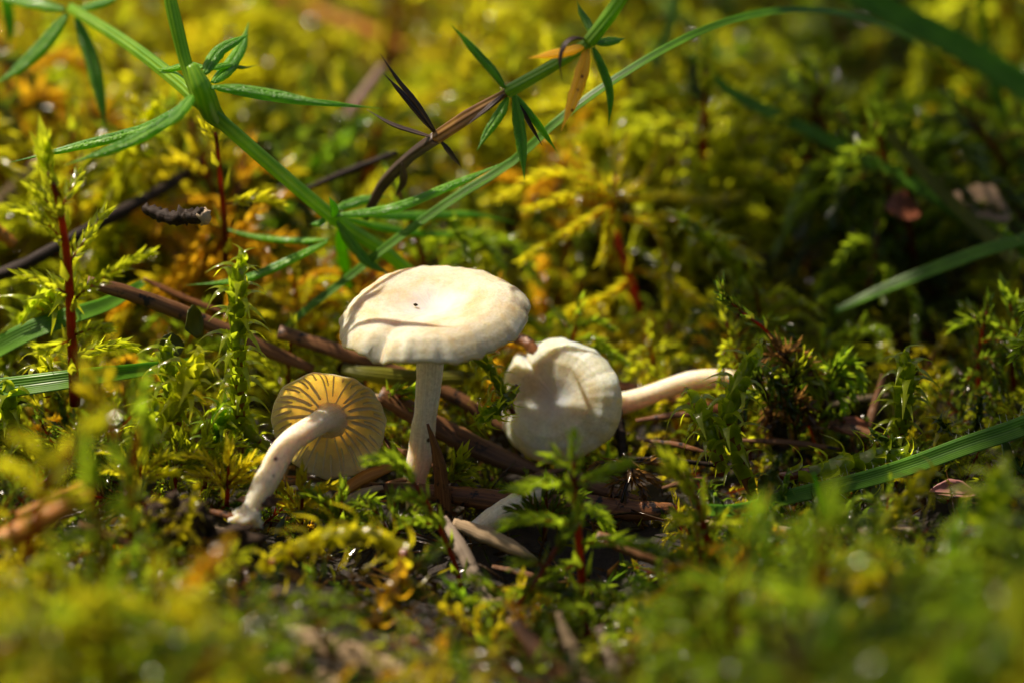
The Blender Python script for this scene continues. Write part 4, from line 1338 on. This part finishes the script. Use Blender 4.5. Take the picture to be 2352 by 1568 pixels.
# its plump bud
FSb = MB()
moss_branch(FSb, WP([(122, 420, -.3), (108, 372, -.32), (104, 335, -.34)]), np.random.default_rng(5), .20, 10, 0, 'lime', .3 * RED + .7 * GRN, spread=(.15, .35), flatten=.9)
bud = link('bud', FSb.mesh('bud', M_MOSS, origin=W(172, 930, -.3)), [o for o in bpy.data.objects if o.get('label', '').startswith('tall feather moss shoot with a dark red')][0])
FS('bare red moss stalk rising behind the bedstraw node', [(518, 600, 1.2), (515, 500, 1.15), (505, 400, 1.1), (495, 300, 1.05)], [[(518, 470, 1.1), (560, 458, 1.1), (600, 455, 1.1), (640, 470, 1.1)], [(500, 330, 1.1), (480, 300, 1.1), (470, 280, 1.1)]], .12, 'yellow', .022, 32, 5)
FS('green feather moss shoot standing in front of the lying cap', [(1345, 1470, -1.35), (1338, 1350, -1.35), (1328, 1220, -1.35), (1320, 1120, -1.35), (1318, 1050, -1.35)],
   [[(1322, 1110, -1.35), (1360, 1095, -1.4), (1395, 1080, -1.42), (1440, 1062, -1.45)], [(1320, 1120, -1.35), (1270, 1108, -1.4), (1230, 1112, -1.42), (1185, 1125, -1.45)],
    [(1325, 1210, -1.35), (1270, 1195, -1.4), (1210, 1192, -1.42), (1155, 1205, -1.45)], [(1330, 1250, -1.35), (1400, 1240, -1.4), (1490, 1255, -1.42), (1580, 1295, -1.5)],
    [(1330, 1290, -1.35), (1290, 1310, -1.45), (1250, 1340, -1.5), (1200, 1360, -1.55)], [(1335, 1330, -1.35), (1380, 1350, -1.4), (1430, 1380, -1.45), (1510, 1430, -1.5)],
    [(1328, 1160, -1.35), (1360, 1170, -1.2), (1385, 1190, -1.1), (1400, 1210, -1.0)], [(1320, 1080, -1.35), (1290, 1060, -1.3), (1275, 1045, -1.3), (1260, 1050, -1.3)]], .125, 'green', .026, 33, 16)
FS('slender feather moss shoot with a bright bent tip before the upright stem', [(1062, 1360, -1.1), (1040, 1280, -1.1), (1000, 1190, -1.1), (970, 1135, -1.1), (930, 1080, -1.1)],
   [[(940, 1090, -1.1), (915, 1068, -1.12), (885, 1056, -1.15), (845, 1060, -1.18)], [(1010, 1210, -1.1), (980, 1200, -1.15), (955, 1195, -1.2), (925, 1200, -1.22)], [(990, 1170, -1.1), (965, 1150, -1.15), (940, 1140, -1.2), (915, 1142, -1.2)]], .115, 'green', .018, 34, 12)
FS('hook tipped feather moss shoot below the spiky shoots of the white stem', [(1640, 1300, -1.4), (1620, 1220, -1.4), (1595, 1140, -1.4), (1560, 1085, -1.4)], [[(1598, 1150, -1.4), (1580, 1110, -1.4), (1560, 1080, -1.4), (1538, 1072, -1.4)], [(1615, 1200, -1.4), (1580, 1190, -1.42), (1550, 1200, -1.44)], [(1620, 1220, -1.4), (1650, 1200, -1.42), (1680, 1205, -1.44)]], .14, 'lime', .03, 35, 12)
FS('feather moss sprig pointing up in the hollow below the grey needle', [(830, 1560, -1.8), (855, 1460, -1.8), (890, 1360, -1.75), (965, 1290, -1.7)], [[(870, 1420, -1.8), (840, 1390, -1.8), (815, 1380, -1.8)], [(880, 1380, -1.75), (930, 1370, -1.75), (960, 1360, -1.75)]], .12, 'dark', .022, 36, 8)
FS('leaning feather moss sprig with a red stem over the dark hollow', [(1130, 1480, -1.6), (1180, 1400, -1.6), (1240, 1320, -1.55), (1290, 1240, -1.5)], [[(1190, 1390, -1.6), (1150, 1370, -1.6), (1120, 1340, -1.6), (1085, 1330, -1.6)], [(1220, 1350, -1.6), (1260, 1345, -1.6), (1310, 1360, -1.6)], [(1250, 1300, -1.55), (1220, 1290, -1.55), (1180, 1295, -1.55)]], .12, 'dark', .02, 37, 10)
FS('spreading golden feather moss with orange red twigs behind the lying cap', [(1470, 720, 1.9), (1440, 620, 1.95), (1410, 520, 2.0), (1400, 450, 2.0)],
   [[(1400, 440, 2.0), (1330, 405, 1.9), (1250, 400, 1.8), (1150, 458, 1.7)], [(1400, 450, 2.0), (1340, 440, 1.8), (1280, 460, 1.7), (1210, 482, 1.6)],
    [(1395, 435, 2.0), (1350, 380, 2.1), (1310, 340, 2.2), (1270, 320, 2.2)], [(1410, 440, 2.0), (1420, 380, 2.2), (1430, 340, 2.3), (1440, 310, 2.4)],
    [(1410, 450, 2.0), (1470, 420, 2.1), (1500, 370, 2.2), (1510, 320, 2.2)], [(1400, 470, 2.0), (1330, 520, 1.8), (1260, 560, 1.6), (1200, 600, 1.5)],
    [(1410, 470, 2.0), (1400, 520, 1.7), (1390, 570, 1.6), (1380, 600, 1.5)], [(1430, 500, 2.0), (1500, 520, 1.8), (1530, 600, 1.6), (1535, 700, 1.4)],
    [(1430, 500, 2.0), (1540, 500, 2.0), (1640, 540, 1.9), (1740, 600, 1.8)], [(1420, 460, 2.0), (1520, 450, 2.2), (1600, 460, 2.3), (1690, 450, 2.3)],
    [(1450, 640, 1.9), (1400, 680, 1.7), (1340, 700, 1.6), (1280, 735, 1.5)], [(1460, 620, 1.9), (1530, 640, 1.8), (1600, 690, 1.7), (1640, 720, 1.6)]],   .115, 'yellow', .032, 38, 8, stemc=np.array([.40, .07, .01]))
FS('dim feather moss shoot with drooping twigs at the right edge', [(2330, 900, .9), (2325, 830, .9), (2335, 760, .9), (2320, 700, .9)], [[(2330, 790, .9), (2300, 810, .85), (2290, 850, .8), (2285, 900, .78)], [(2330, 780, .9), (2280, 740, .9), (2230, 735, .9), (2190, 750, .9)], [(2330, 750, .9), (2360, 770, .9), (2380, 800, .9)]], .12, 'green', .02, 39, 8)
FS('lone dark sprig with a leafy tip rising from the end of the lying stem', [(1800, 830, .5), (1760, 760, .5), (1720, 730, .45), (1690, 705, .42)], [[(1700, 712, .42), (1672, 690, .4), (1660, 672, .4), (1658, 650, .4)]], .10, 'dark', .014, 40, 10)
FS('yellow blurred feather moss shoot low at the left front', [(60, 1290, -2.9), (90, 1160, -2.9), (130, 1070, -2.9), (195, 1000, -2.9)], [[(100, 1140, -2.9), (60, 1100, -3), (20, 1070, -3), (-20, 1080, -3)], [(120, 1090, -2.9), (90, 1040, -2.9), (40, 1000, -2.9)], [(95, 1150, -2.9), (150, 1140, -2.9), (190, 1160, -2.9)]], .15, 'yellow', .03, 41, 10)
FS('green blurred feather moss shoot in front of the black clod', [(230, 1420, -3.0), (235, 1300, -3.0), (225, 1190, -3.0), (205, 1090, -3.0)], [[(230, 1250, -3), (190, 1230, -3), (160, 1240, -3)], [(235, 1200, -3), (270, 1170, -3), (290, 1180, -3)]], .16, 'green', .03, 42, 10)
FS('blurred feather moss shoot with a bare red stem left of the tuft', [(320, 1230, -1.9), (300, 1130, -1.9), (265, 1010, -1.9), (215, 885, -1.9)], [[(250, 960, -1.9), (220, 920, -1.9), (190, 890, -1.9)], [(225, 905, -1.9), (250, 880, -1.9), (245, 860, -1.9)]], .13, 'gold', .022, 43, 6)
FS('blurred green feather moss shoot right of the bare red stem', [(300, 1240, -2.1), (300, 1130, -2.1), (310, 1040, -2.1), (325, 940, -2.1)], [[(302, 1100, -2.1), (275, 1060, -2.1), (265, 1040, -2.1)], [(310, 1040, -2.1), (335, 1010, -2.1), (345, 990, -2.1)]], .14, 'green', .025, 44, 10)
FS('broad yellow feather moss frond filling the lower left corner', [(-80, 1520, -4.2), (60, 1470, -4.2), (200, 1460, -4.2), (340, 1510, -4.2)], [[(60, 1470, -4.2), (40, 1420, -4.2), (10, 1390, -4.2)], [(140, 1465, -4.2), (180, 1400, -4.2), (240, 1370, -4.2)], [(180, 1470, -4.2), (170, 1530, -4.2), (150, 1580, -4.2)], [(90, 1470, -4.2), (60, 1530, -4.2), (20, 1570, -4.2)]], .17, 'yellow', .03, 45, 10)
FS('green blurred feather moss shoot in the lower right mass', [(1660, 1600, -3.6), (1680, 1460, -3.6), (1690, 1340, -3.6), (1720, 1230, -3.6)], [[(1685, 1380, -3.6), (1640, 1340, -3.6), (1600, 1330, -3.6)], [(1690, 1330, -3.6), (1740, 1290, -3.6), (1790, 1290, -3.6)], [(1680, 1450, -3.6), (1730, 1420, -3.6), (1790, 1430, -3.6)], [(1675, 1480, -3.6), (1630, 1450, -3.6), (1580, 1470, -3.6)]], .16, 'green', .03, 46, 10)
FS('leafy blurred feather moss shoot at the lower right beside the greenest one', [(1850, 1600, -3.9), (1860, 1470, -3.9), (1880, 1330, -3.9), (1900, 1200, -3.9)], [[(1870, 1400, -3.9), (1820, 1360, -3.9), (1780, 1350, -3.9)], [(1880, 1340, -3.9), (1930, 1300, -3.9), (1990, 1310, -3.9)], [(1890, 1280, -3.9), (1850, 1230, -3.9), (1820, 1220, -3.9)], [(1860, 1470, -3.9), (1920, 1440, -3.9), (1980, 1460, -3.9)]], .17, 'green', .03, 47, 10)

# dangling dark moss under the lying mushroom
FS('dark wet dead moss sprig dangling under the lying mushroom', [(1432, 1040, -.15), (1450, 1075, -.2), (1440, 1110, -.25), (1428, 1150, -.3), (1410, 1200, -.32), (1382, 1240, -.35)],
   [[(1432, 1060, -.15), (1390, 1062, -.2), (1360, 1072, -.2)], [(1450, 1075, -.2), (1490, 1095, -.2), (1510, 1110, -.2)], [(1440, 1080, -.2), (1470, 1110, -.22), (1480, 1150, -.25)], [(1425, 1150, -.3), (1450, 1180, -.3), (1475, 1205, -.3)], [(1440, 1100, -.25), (1410, 1105, -.25), (1405, 1140, -.28)], [(1460, 1060, -.15), (1500, 1060, -.12), (1540, 1075, -.1)]], .075, 'brown', .014, 48, 14, stemc=BRN * .6, name='dead_moss_sprig', group=None, tip=False)
FS('clump of small yellowish moss leaves behind the standing dark needle', [(1020, 1120, -.1), (1035, 1095, -.12), (1045, 1075, -.13)], [[(1035, 1090, -.12), (1060, 1080, -.15), (1085, 1082, -.18)], [(1035, 1100, -.12), (1060, 1105, -.15), (1080, 1115, -.18)], [(1040, 1085, -.12), (1055, 1065, -.12), (1070, 1060, -.12)]], .11, 'lime', .012, 49, 6)
FS('olive moss sprig trapped between the two leaning stems', [(880, 930, .35), (900, 915, .3), (930, 905, .28)], [[(890, 920, .32), (900, 900, .3), (925, 890, .28)], [(895, 925, .3), (910, 930, .28), (935, 935, .26)]], .11, 'green', .012, 50, 5)
FS('tiny green moss sprig at the rim of the tipped mushroom', [(880, 1000, -.1), (890, 1015, -.12), (903, 1035, -.14)], [[(885, 1008, -.1), (898, 1020, -.12), (908, 1036, -.14)]], .09, 'lime', .01, 51, 3)
for i, (lb, x, y, Y, pal, dx) in enumerate((('dry brown moss sprig draped over the end of the white lying stem', 1840, 850, .45, 'brown', -40), ('light green moss sprig over the end of the lying stem', 1800, 890, .40, 'lime', 30),
                                        ('green moss sprig hanging right of the end of the lying stem', 1880, 880, .5, 'green', 40), ('withered moss sprig below the end of the lying stem', 1830, 960, .3, 'brown', -20),
                                        ('withered green moss sprig right of the spiky shoot crossing the stem', 1775, 905, .3, 'dark', -35))):
    b = [[(x + dx * k, y + 30 - 50 * k, Y), (x + dx * k + s_ * 25, y + 10 - 55 * k, Y), (x + dx * k + s_ * 48, y + 25 - 45 * k, Y), (x + dx * k + s_ * 58, y + 60 - 40 * k, Y)] for s_, k in ((1, 0), (-1, .3), (1, .6), (-1, .9), (1, 1.1))]
    FS(lb, [(x, y + 90, Y), (x + dx * .3, y + 10, Y), (x + dx, y - 40, Y)], b, .10, pal, .016, 80 + i, 10, stemc=BRN, name='dead_moss_sprig', group=None)
for i, (lb, x, y, Y, pal) in enumerate((('red stemmed moss sprig at the foot of the thick yellow shoot', 400, 1090, -.5, 'lime'), ('red stemmed moss sprig beside the foot of the bent stem', 470, 1080, -.45, 'lime'),
                                        ('low moss sprig in front of the red stemmed pair', 520, 1120, -.7, 'gold'), ('low glossy sprig left of the red stemmed pair', 320, 1110, -.8, 'yellow'),
                                        ('low golden sprig right of the earth collar', 690, 1180, -.7, 'gold'), ('low green sprig below the straw coloured needles', 780, 1210, -.8, 'green'),
                                        ('shade tinted moss sprig beside the weathered tan needle', 900, 1230, -.9, 'dark'), ('shade tinted moss sprig right of the buried stump', 1250, 1200, -.7, 'dark'))):
    g = np.random.default_rng(60 + i)
    b = [[(x, y, Y), (x + s * 30, y - 40 * k, Y), (x + s * 55, y - 60 * k, Y), (x + s * (75 + 10 * k), y - 62 * k, Y)] for s, k in ((1, 1), (-1, 1.2), (1, .4), (-1, .5))]
    FS(lb, [(x, y + 40, Y), (x + 3, y, Y), (x + 5, y - 60, Y)], b, .10, pal, .016, 60 + i, 8)


# ------------------------------------------------------------------ the moss carpet: shoots in number
def variant_feather(seed, lod, pal):
    g = np.random.default_rng(seed)
    lean = g.normal(0, .12, 2)
    path = np.array([[0, 0, -.25], [lean[0] * .3, lean[1] * .3, .25], [lean[0] * .7, lean[1] * .7, .65], [lean[0] * 1.6, lean[1] * 1.6, 1.0]])
    P = spline(path, 20)
    brs = []
    ph = g.uniform(0, 3.14)
    nb = 11 if lod == 0 else 8
    for k in range(nb):
        t = .30 + .64 * k / nb
        p = P[int(t * 19)]
        a = ph + (k % 2) * math.pi + g.normal(0, .55)
        d = np.array([math.cos(a), math.sin(a), 0])
        L = (.52 * math.sin(math.pi * (t * .8 + .12)) + .06) * g.uniform(.75, 1.2)
        brs.append(np.array([p, p + d * L * .4 + [0, 0, L * .25], p + d * L * .75 + [0, 0, L * .24], p + d * L + [0, 0, L * g.uniform(-.15, .15)]]))
    return feather_parts(g, path, brs, .086 if lod == 0 else .105, pal, lod, .02, 10 if lod == 0 else 6, RED)


def variant_spiky(seed, lod, pal):
    g = np.random.default_rng(seed)
    l = g.normal(0, .18, 2)
    path = np.array([[0, 0, -.25], [l[0] * .2, l[1] * .2, .3], [l[0] * .7, l[1] * .7, .7], [l[0] * 1.5, l[1] * 1.5, 1.0]])
    return [('stem', spiky_joined(g, path, 54 if lod == 0 else 34, .10 if lod == 0 else .13, pal, lod))]


def joined(parts):
    mb = MB()
    for _, m in parts:
        V, T, Q, C, UV = m.arrays()
        mb.add(V, T, Q, C, UV)
    V, T, Q, C, UV = mb.arrays()
    T = np.vstack([T, Q[:, [0, 1, 2]], Q[:, [0, 2, 3]]])
    return V, T, C


PALS_BACK = ['yellow', 'gold', 'lime', 'orange', 'yellow', 'green']
VAR = {}
for lod in (0, 1):
    for k, pal in enumerate(('yellow', 'gold', 'lime', 'green', 'orange', 'dark')):
        VAR[('f', lod, pal)] = [variant_feather(100 + 10 * k + j + 500 * lod, lod, pal) for j in range(2)]
        VAR[('s', lod, pal)] = [variant_spiky(300 + 10 * k + j + 500 * lod, lod, pal) for j in range(1)]
JV = {k: [joined(v) for v in vs] for k, vs in VAR.items()}
ID_MESH = {}
for k, vs in VAR.items():
    if k[1] == 0:
        ID_MESH[k] = [[(nm, m.mesh(nm, M_MOSS)) for nm, m in v] for v in vs]

# how high moss in front of the mushrooms may reach in the picture
SKY_X = [-300, 0, 250, 330, 430, 560, 700, 850, 1000, 1180, 1300, 1480, 1620, 1760, 2000, 2200, 2352, 2700]
SKY_Y = [1080, 1130, 1180, 1180, 1270, 1350, 1400, 1480, 1600, 1640, 1640, 1560, 1250, 1190, 1230, 1190, 1150, 1130]
# things in the blurred parts that the photograph leaves uncovered: picture place, radius, and the moss nearer than this keeps away
CLEAR = [(1410, 470, 170, 2.3), (1290, 450, 110, 2.2), (1530, 560, 120, 2.2), (1440, 640, 90, 2.0), (2245, 470, 90, 2.4), (2180, 490, 80, 2.4), (2075, 480, 70, 2.2), (1700, 310, 70, 3.2), (1680, 215, 50, 2.8), (1760, 260, 50, 2.7), (1850, 300, 60, 2.6), (1950, 350, 60, 2.5), (2040, 395, 60, 2.4), (2120, 440, 60, 2.3), (2230, 510, 60, 2.1),
         (2038, 310, 60, 2.3), (2100, 380, 60, 2.2), (2040, 662, 60, 1.4), (2160, 615, 60, 1.4), (2260, 580, 60, 1.4), (1850, 130, 60, 2.4), (2200, 140, 70, 3.2), (2000, 940, 60, .45), (1960, 990, 60, .3), (830, 220, 60, 3.5), (780, 320, 50, 3.4), (30, 435, 70, 2.4), (0, 530, 50, 1.2),
         (800, 60, 60, 6.3), (900, 100, 60, 6.1), (690, 20, 60, 6.5), (400, 420, 50, 1.9), (300, 480, 50, 1.4), (180, 540, 50, 1.1), (110, 1190, 90, -2.0), (30, 1230, 90, -2.1), (180, 1140, 60, -1.9),
         (720, 1470, 90, -2.4), (840, 1520, 90, -2.5), (640, 1545, 70, -2.6), (1230, 1490, 120, -2.0), (1310, 1480, 120, -2.0), (1405, 1510, 90, -2.0), (1300, 1560, 120, -2.2), (60, 770, 60, .4), (150, 735, 50, .4), (60, 888, 50, -.15)]


def pick_pal(g, x, y):  # dark picks on the right and in the hollow imitate shade
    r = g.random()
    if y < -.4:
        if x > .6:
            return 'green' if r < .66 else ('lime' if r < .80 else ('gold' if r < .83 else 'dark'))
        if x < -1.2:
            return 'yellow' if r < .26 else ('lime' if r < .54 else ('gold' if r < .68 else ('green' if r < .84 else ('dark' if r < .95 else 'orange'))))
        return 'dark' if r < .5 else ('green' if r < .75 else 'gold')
    if x > .9 + .12 * y:
        return 'green' if r < .48 else ('lime' if r < .72 else ('gold' if r < .80 else 'dark'))
    return 'yellow' if r < .40 else ('gold' if r < .58 else ('lime' if r < .80 else ('orange' if r < .87 else ('green' if r < .95 else 'dark'))))


g = np.random.default_rng(11)
cand = []
for gy in np.arange(-9, 17, .45):
    for gx in np.arange(-9, 9, .45):
        x, y = gx + g.uniform(-.24, .24), gy + g.uniform(-.24, .24)
        cand.append((x, y))
indiv, mass, mass_far = [], [], []
for x, y in cand:
    h = g.uniform(.8, 1.5)
    z = float(height(x, y)) - .05
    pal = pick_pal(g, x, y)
    kind = 's' if g.random() < (.35 if y < 3 else .15) else 'f'
    if -.35 < y < .75 and -3.7 < x < 3.5:
        continue                                            # the litter round the mushrooms: only hand placed shoots
    if y <= -.35:
        ok = False
        for hh in (h, h * .75, h * .5, h * .36, h * .28, h * .2):
            sx, sy = project((x, y, z + hh * 1.25))
            if sy > np.interp(sx, SKY_X, SKY_Y):
                ok = True
                break
        if not ok:
            continue
        h = hh
    else:
        cl = fbm((x, y, 7.7), .55, 2)
        if cl < -.30 and y < 9:
            continue
        h *= 1 + .5 * cl
        if y < 1.6 and abs(x) < 2.4:
            h *= .7
    blocked = False
    for q in (.25, .5, .8, 1.05):
        sx, sy = project((x, y, z + h * q))
        for cx, cy, cr, cY in CLEAR:
            if y < cY and math.hypot(sx - cx, sy - cy) < cr * .72 + 25 * h:
                blocked = True
    if blocked:
        continue
    sx, sy = project((x, y, z + h * .6))
    inview = -150 < sx < 2500 and -150 < sy < 1750
    entry = (x, y, z, h, pal, kind, g.uniform(0, 6.28), g.normal(0, .14), g.normal(0, .14), int(g.integers(2)))
    if inview and y < 2.6 and y > -6 and len(indiv) < 170:
        indiv.append(entry)
    elif y < 5:
        mass.append(entry)
    else:
        mass_far.append(entry)


def rot_mat(e):
    return np.array(Matrix.Rotation(e[6], 3, 'Z') @ Matrix.Rotation(e[7], 3, 'X') @ Matrix.Rotation(e[8], 3, 'Y'))


PALNAME = {'yellow': 'yellow green', 'gold': 'golden', 'lime': 'bright green', 'green': 'deep green', 'orange': 'orange tinged', 'dark': 'dark shaded'}


LANDMARKS = [('the upright mushroom cap', 992, 700), ('the tipped mushroom', 757, 960), ('the lying cap', 1285, 915), ('the white lying stem', 1600, 875), ('the tall spiky shoot', 550, 720),
             ('the bedstraw node', 462, 220), ('the withering bedstraw', 1165, 215), ('the golden frond', 1410, 470), ('the tall red stemmed shoot', 150, 620), ('the black clod', 400, 1195),
             ('the hairy grass', 2090, 1072), ('the arching grass', 1650, 70), ('the dark hollow', 1200, 1400), ('the lower left corner', 150, 1500), ('the bottom right corner', 2200, 1500),
             ('the pale brown needle', 850, 1530), ('the greenest shoot', 1690, 1350), ('the core red shoot', 2270, 1250), ('the top right blade', 2150, 80), ('the tan dead leaf', 2245, 470)]
ORD = ['', 'second ', 'third ', 'fourth ', 'fifth ', 'sixth ', 'seventh ', 'eighth ', 'ninth ', 'tenth ']
LABELS = {}
for e in sorted(indiv, key=lambda q: q[1]):
    sx, sy = project((e[0], e[1], e[2] + e[3] * .6))
    k = min(LANDMARKS, key=lambda L: math.hypot(L[1] - sx, L[2] - sy))
    dx, dy = sx - k[1], sy - k[2]
    rel = ('right of' if dx > 0 else 'left of') if abs(dx) > abs(dy) else ('below' if dy > 0 else 'above')
    size = 'short' if e[3] < .75 else ('tall' if e[3] > 1.2 else 'middling')
    core = '%s %s %s moss shoot' % (size, PALNAME[e[4]], 'feathery' if e[5] == 'f' else 'spiky')
    LABELS.setdefault((core, rel, k[0]), []).append((math.hypot(dx, dy), id(e)))
LAB = {}
for (core, rel, k0), lst in LABELS.items():
    for i, (_, q) in enumerate(sorted(lst)):
        LAB[q] = '%s, %s%s %s' % (core, (ORD[min(i, 9)] + 'nearest ') if len(lst) > 1 else 'blurred ', rel, k0)


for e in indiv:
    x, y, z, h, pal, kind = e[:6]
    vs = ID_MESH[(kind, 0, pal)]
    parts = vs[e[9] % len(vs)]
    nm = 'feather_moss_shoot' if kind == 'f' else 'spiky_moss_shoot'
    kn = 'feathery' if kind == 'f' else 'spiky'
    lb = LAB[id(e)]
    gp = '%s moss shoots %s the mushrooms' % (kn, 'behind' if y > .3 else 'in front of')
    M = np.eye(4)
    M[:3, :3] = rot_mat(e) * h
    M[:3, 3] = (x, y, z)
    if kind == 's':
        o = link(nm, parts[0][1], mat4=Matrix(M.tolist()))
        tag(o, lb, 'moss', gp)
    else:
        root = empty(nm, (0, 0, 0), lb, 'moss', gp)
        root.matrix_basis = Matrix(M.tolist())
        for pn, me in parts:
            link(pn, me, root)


def build_mass(name, entries, lod):
    Vs, Ts, Cs, n = [], [], [], 0
    for e in entries:
        vs = JV[(e[5], lod, e[4])]
        V, T, C = vs[e[9] % len(vs)]
        Vs.append((V * e[3]) @ rot_mat(e).T + np.array(e[:3]))
        Ts.append(T + n)
        Cs.append(C * (0.8 + .4 * ((e[6] * 7.3) % 1)))
        n += len(V)
    me = make_mesh(name, np.vstack(Vs), np.vstack(Ts), np.zeros((0, 4), int), np.vstack(Cs), None, M_MOSS)
    o = link(name, me)
    o['kind'] = 'stuff'
    return o


build_mass('moss_carpet', mass, 0)
outer = []
for k in range(1300):
    x, y = g.uniform(-26, 26), g.uniform(-20, 42)
    if abs(x) < 9 and -9 < y < 17:
        continue
    if np.hypot(x - CAM[0], y - CAM[1]) < 5:
        continue
    outer.append((x, y, float(height(x, y)) - .05, g.uniform(1.0, 1.7), pick_pal(g, x, 9), 'f', g.uniform(0, 6.28), g.normal(0, .14), g.normal(0, .14), int(g.integers(2))))
build_mass('far_moss', mass_far + outer, 1)


# ------------------------------------------------------------------ undergrowth: loose moss leaves and crumbs over the soil
def build_under():
    g = np.random.default_rng(21)
    n = 9000
    x = g.uniform(-6, 6, n)
    y = np.concatenate([g.uniform(-4.5, 1.5, n // 2), g.uniform(-6, 10, n - n // 2)])
    calm = np.exp(-((x / 2.6) ** 4 + ((y + .2) / 1.2) ** 4))
    z = height(x, y) - .10 + g.uniform(0, 1, n) ** 1.6 * (.26 - .14 * calm)
    sx, sy = project(np.stack([x, y, z], 1))
    P = np.stack([x, y, z], 1)
    a, b = g.uniform(0, 6.28, n), g.uniform(-.3, 1.2, n)
    X = np.stack([np.cos(a) * np.cos(b), np.sin(a) * np.cos(b), np.sin(b)], 1)
    Y = nrm(np.cross(X, g.normal(size=(n, 3))))
    Z = np.cross(X, Y)
    s = g.uniform(.06, .15, n)
    pals = np.array([GRN * .5, YEL * .4, GOLD * .4, BRN, BRN * 1.3, BRN * .6, GRN * .4])  # moss colours lowered so the gaps look deep in shade
    c = pals[g.integers(0, len(pals), n)] * g.uniform(.6, 1.2, (n, 1))
    mb = MB()
    place(mb, LEAF_S, P, X, Y, Z, s, c * .7, c)
    # crumbs and thin dead stalks
    k = 1500
    x = g.uniform(-5, 5, k)
    y = g.uniform(-4.5, 5, k)
    for i in range(k):
        p = np.array([x[i], y[i], float(height(x[i], y[i])) - .05 + g.uniform(0, .16)])
        d = nrm(np.array([g.normal(), g.normal(), g.normal() * .35])) * g.uniform(.08, .35)
        sweep(mb, [p - d, p + g.normal(0, .02, 3), p + d], [.004, .009, .003], 'hex', n=4, c=BRN * g.uniform(.5, 2.2))
    o = link('moss_undergrowth', mb.mesh('moss_undergrowth', M_MOSS))
    o['kind'] = 'stuff'


build_under()


# ------------------------------------------------------------------ low tangle of small moss shoots lying over the soil
def build_tangle():
    g = np.random.default_rng(44)
    ents = []
    for k in range(1900):
        x = g.uniform(-4.5, 4.5)
        y = g.uniform(-4.5, 2.2) if k % 4 else g.uniform(2, 8)
        if k >= 1500:
            x, y = g.uniform(-1.4, 1.8), g.uniform(-1.9, -.8)
        pal = str(g.choice(['dark', 'green', 'lime', 'gold', 'brown'], p=[.34, .26, .2, .14, .06])) if y < .8 else str(g.choice(['yellow', 'lime', 'gold', 'orange', 'dark'], p=[.3, .25, .2, .1, .15]))  # large dark share in front puts the hollow's shade into the colour
        if pal == 'brown':
            pal = 'orange'
        h = g.uniform(.32, .62)
        calm = math.exp(-((x / 2.2) ** 4 + ((y + .2) / .8) ** 4))
        if g.random() < calm * .6:
            continue
        h *= 1 - .45 * calm
        e = (x, y, float(height(x, y)) - .06, h, pal, 'f' if g.random() < .7 else 's', g.uniform(0, 6.28), g.normal(0, .75), g.normal(0, .75), int(g.integers(2)))
        sx, sy = project((x, y, e[2] + h * .8))
        if y < -.3 and sy < min(np.interp(sx, SKY_X, SKY_Y), 1420) - 60:
            continue
        if -3.2 < y < -1.9 and abs(x - .35) < 1.1 and g.random() < .6:
            continue
        if y < -1 and any(y < c_[3] and math.hypot(sx - c_[0], sy - c_[1]) < c_[2] * .8 for c_ in CLEAR):
            continue
        ents.append(e)
    build_mass('moss_tangle', ents, 1)


build_tangle()


# ------------------------------------------------------------------ dew
def build_dew():
    g = np.random.default_rng(33)
    a = np.linspace(0, 2 * math.pi, 10, endpoint=False)
    rings = np.linspace(-math.pi / 2, math.pi / 2, 7)
    S = np.array([[math.cos(t) * math.cos(b), math.sin(t) * math.cos(b), math.sin(b)] for b in rings for t in a])
    Q = np.array([[i * 10 + j, i * 10 + (j + 1) % 10, (i + 1) * 10 + (j + 1) % 10, (i + 1) * 10 + j] for i in range(6) for j in range(10)])
    mb = MB()
    src = indiv + mass
    for k in range(3800):
        e = src[int(g.integers(len(src)))]
        if e[1] < -1.2 and k % 3:
            continue
        V = JV[(e[5], 0, e[4])][0][0] if e[5] == 's' else JV[(e[5], 0, e[4])][e[9] % 2][0]
        v = V[int(g.integers(len(V)))]
        if v[2] < .45:
            continue
        p = (v * e[3]) @ rot_mat(e).T + np.array(e[:3])
        r = g.uniform(.006, .016)
        mb.add(S * r + p + np.array([0, 0, r * .5]), None, Q)
    o = link('dew_drops', mb.mesh('dew_drops', M_DROP, col=False))
    o['kind'] = 'stuff'


build_dew()
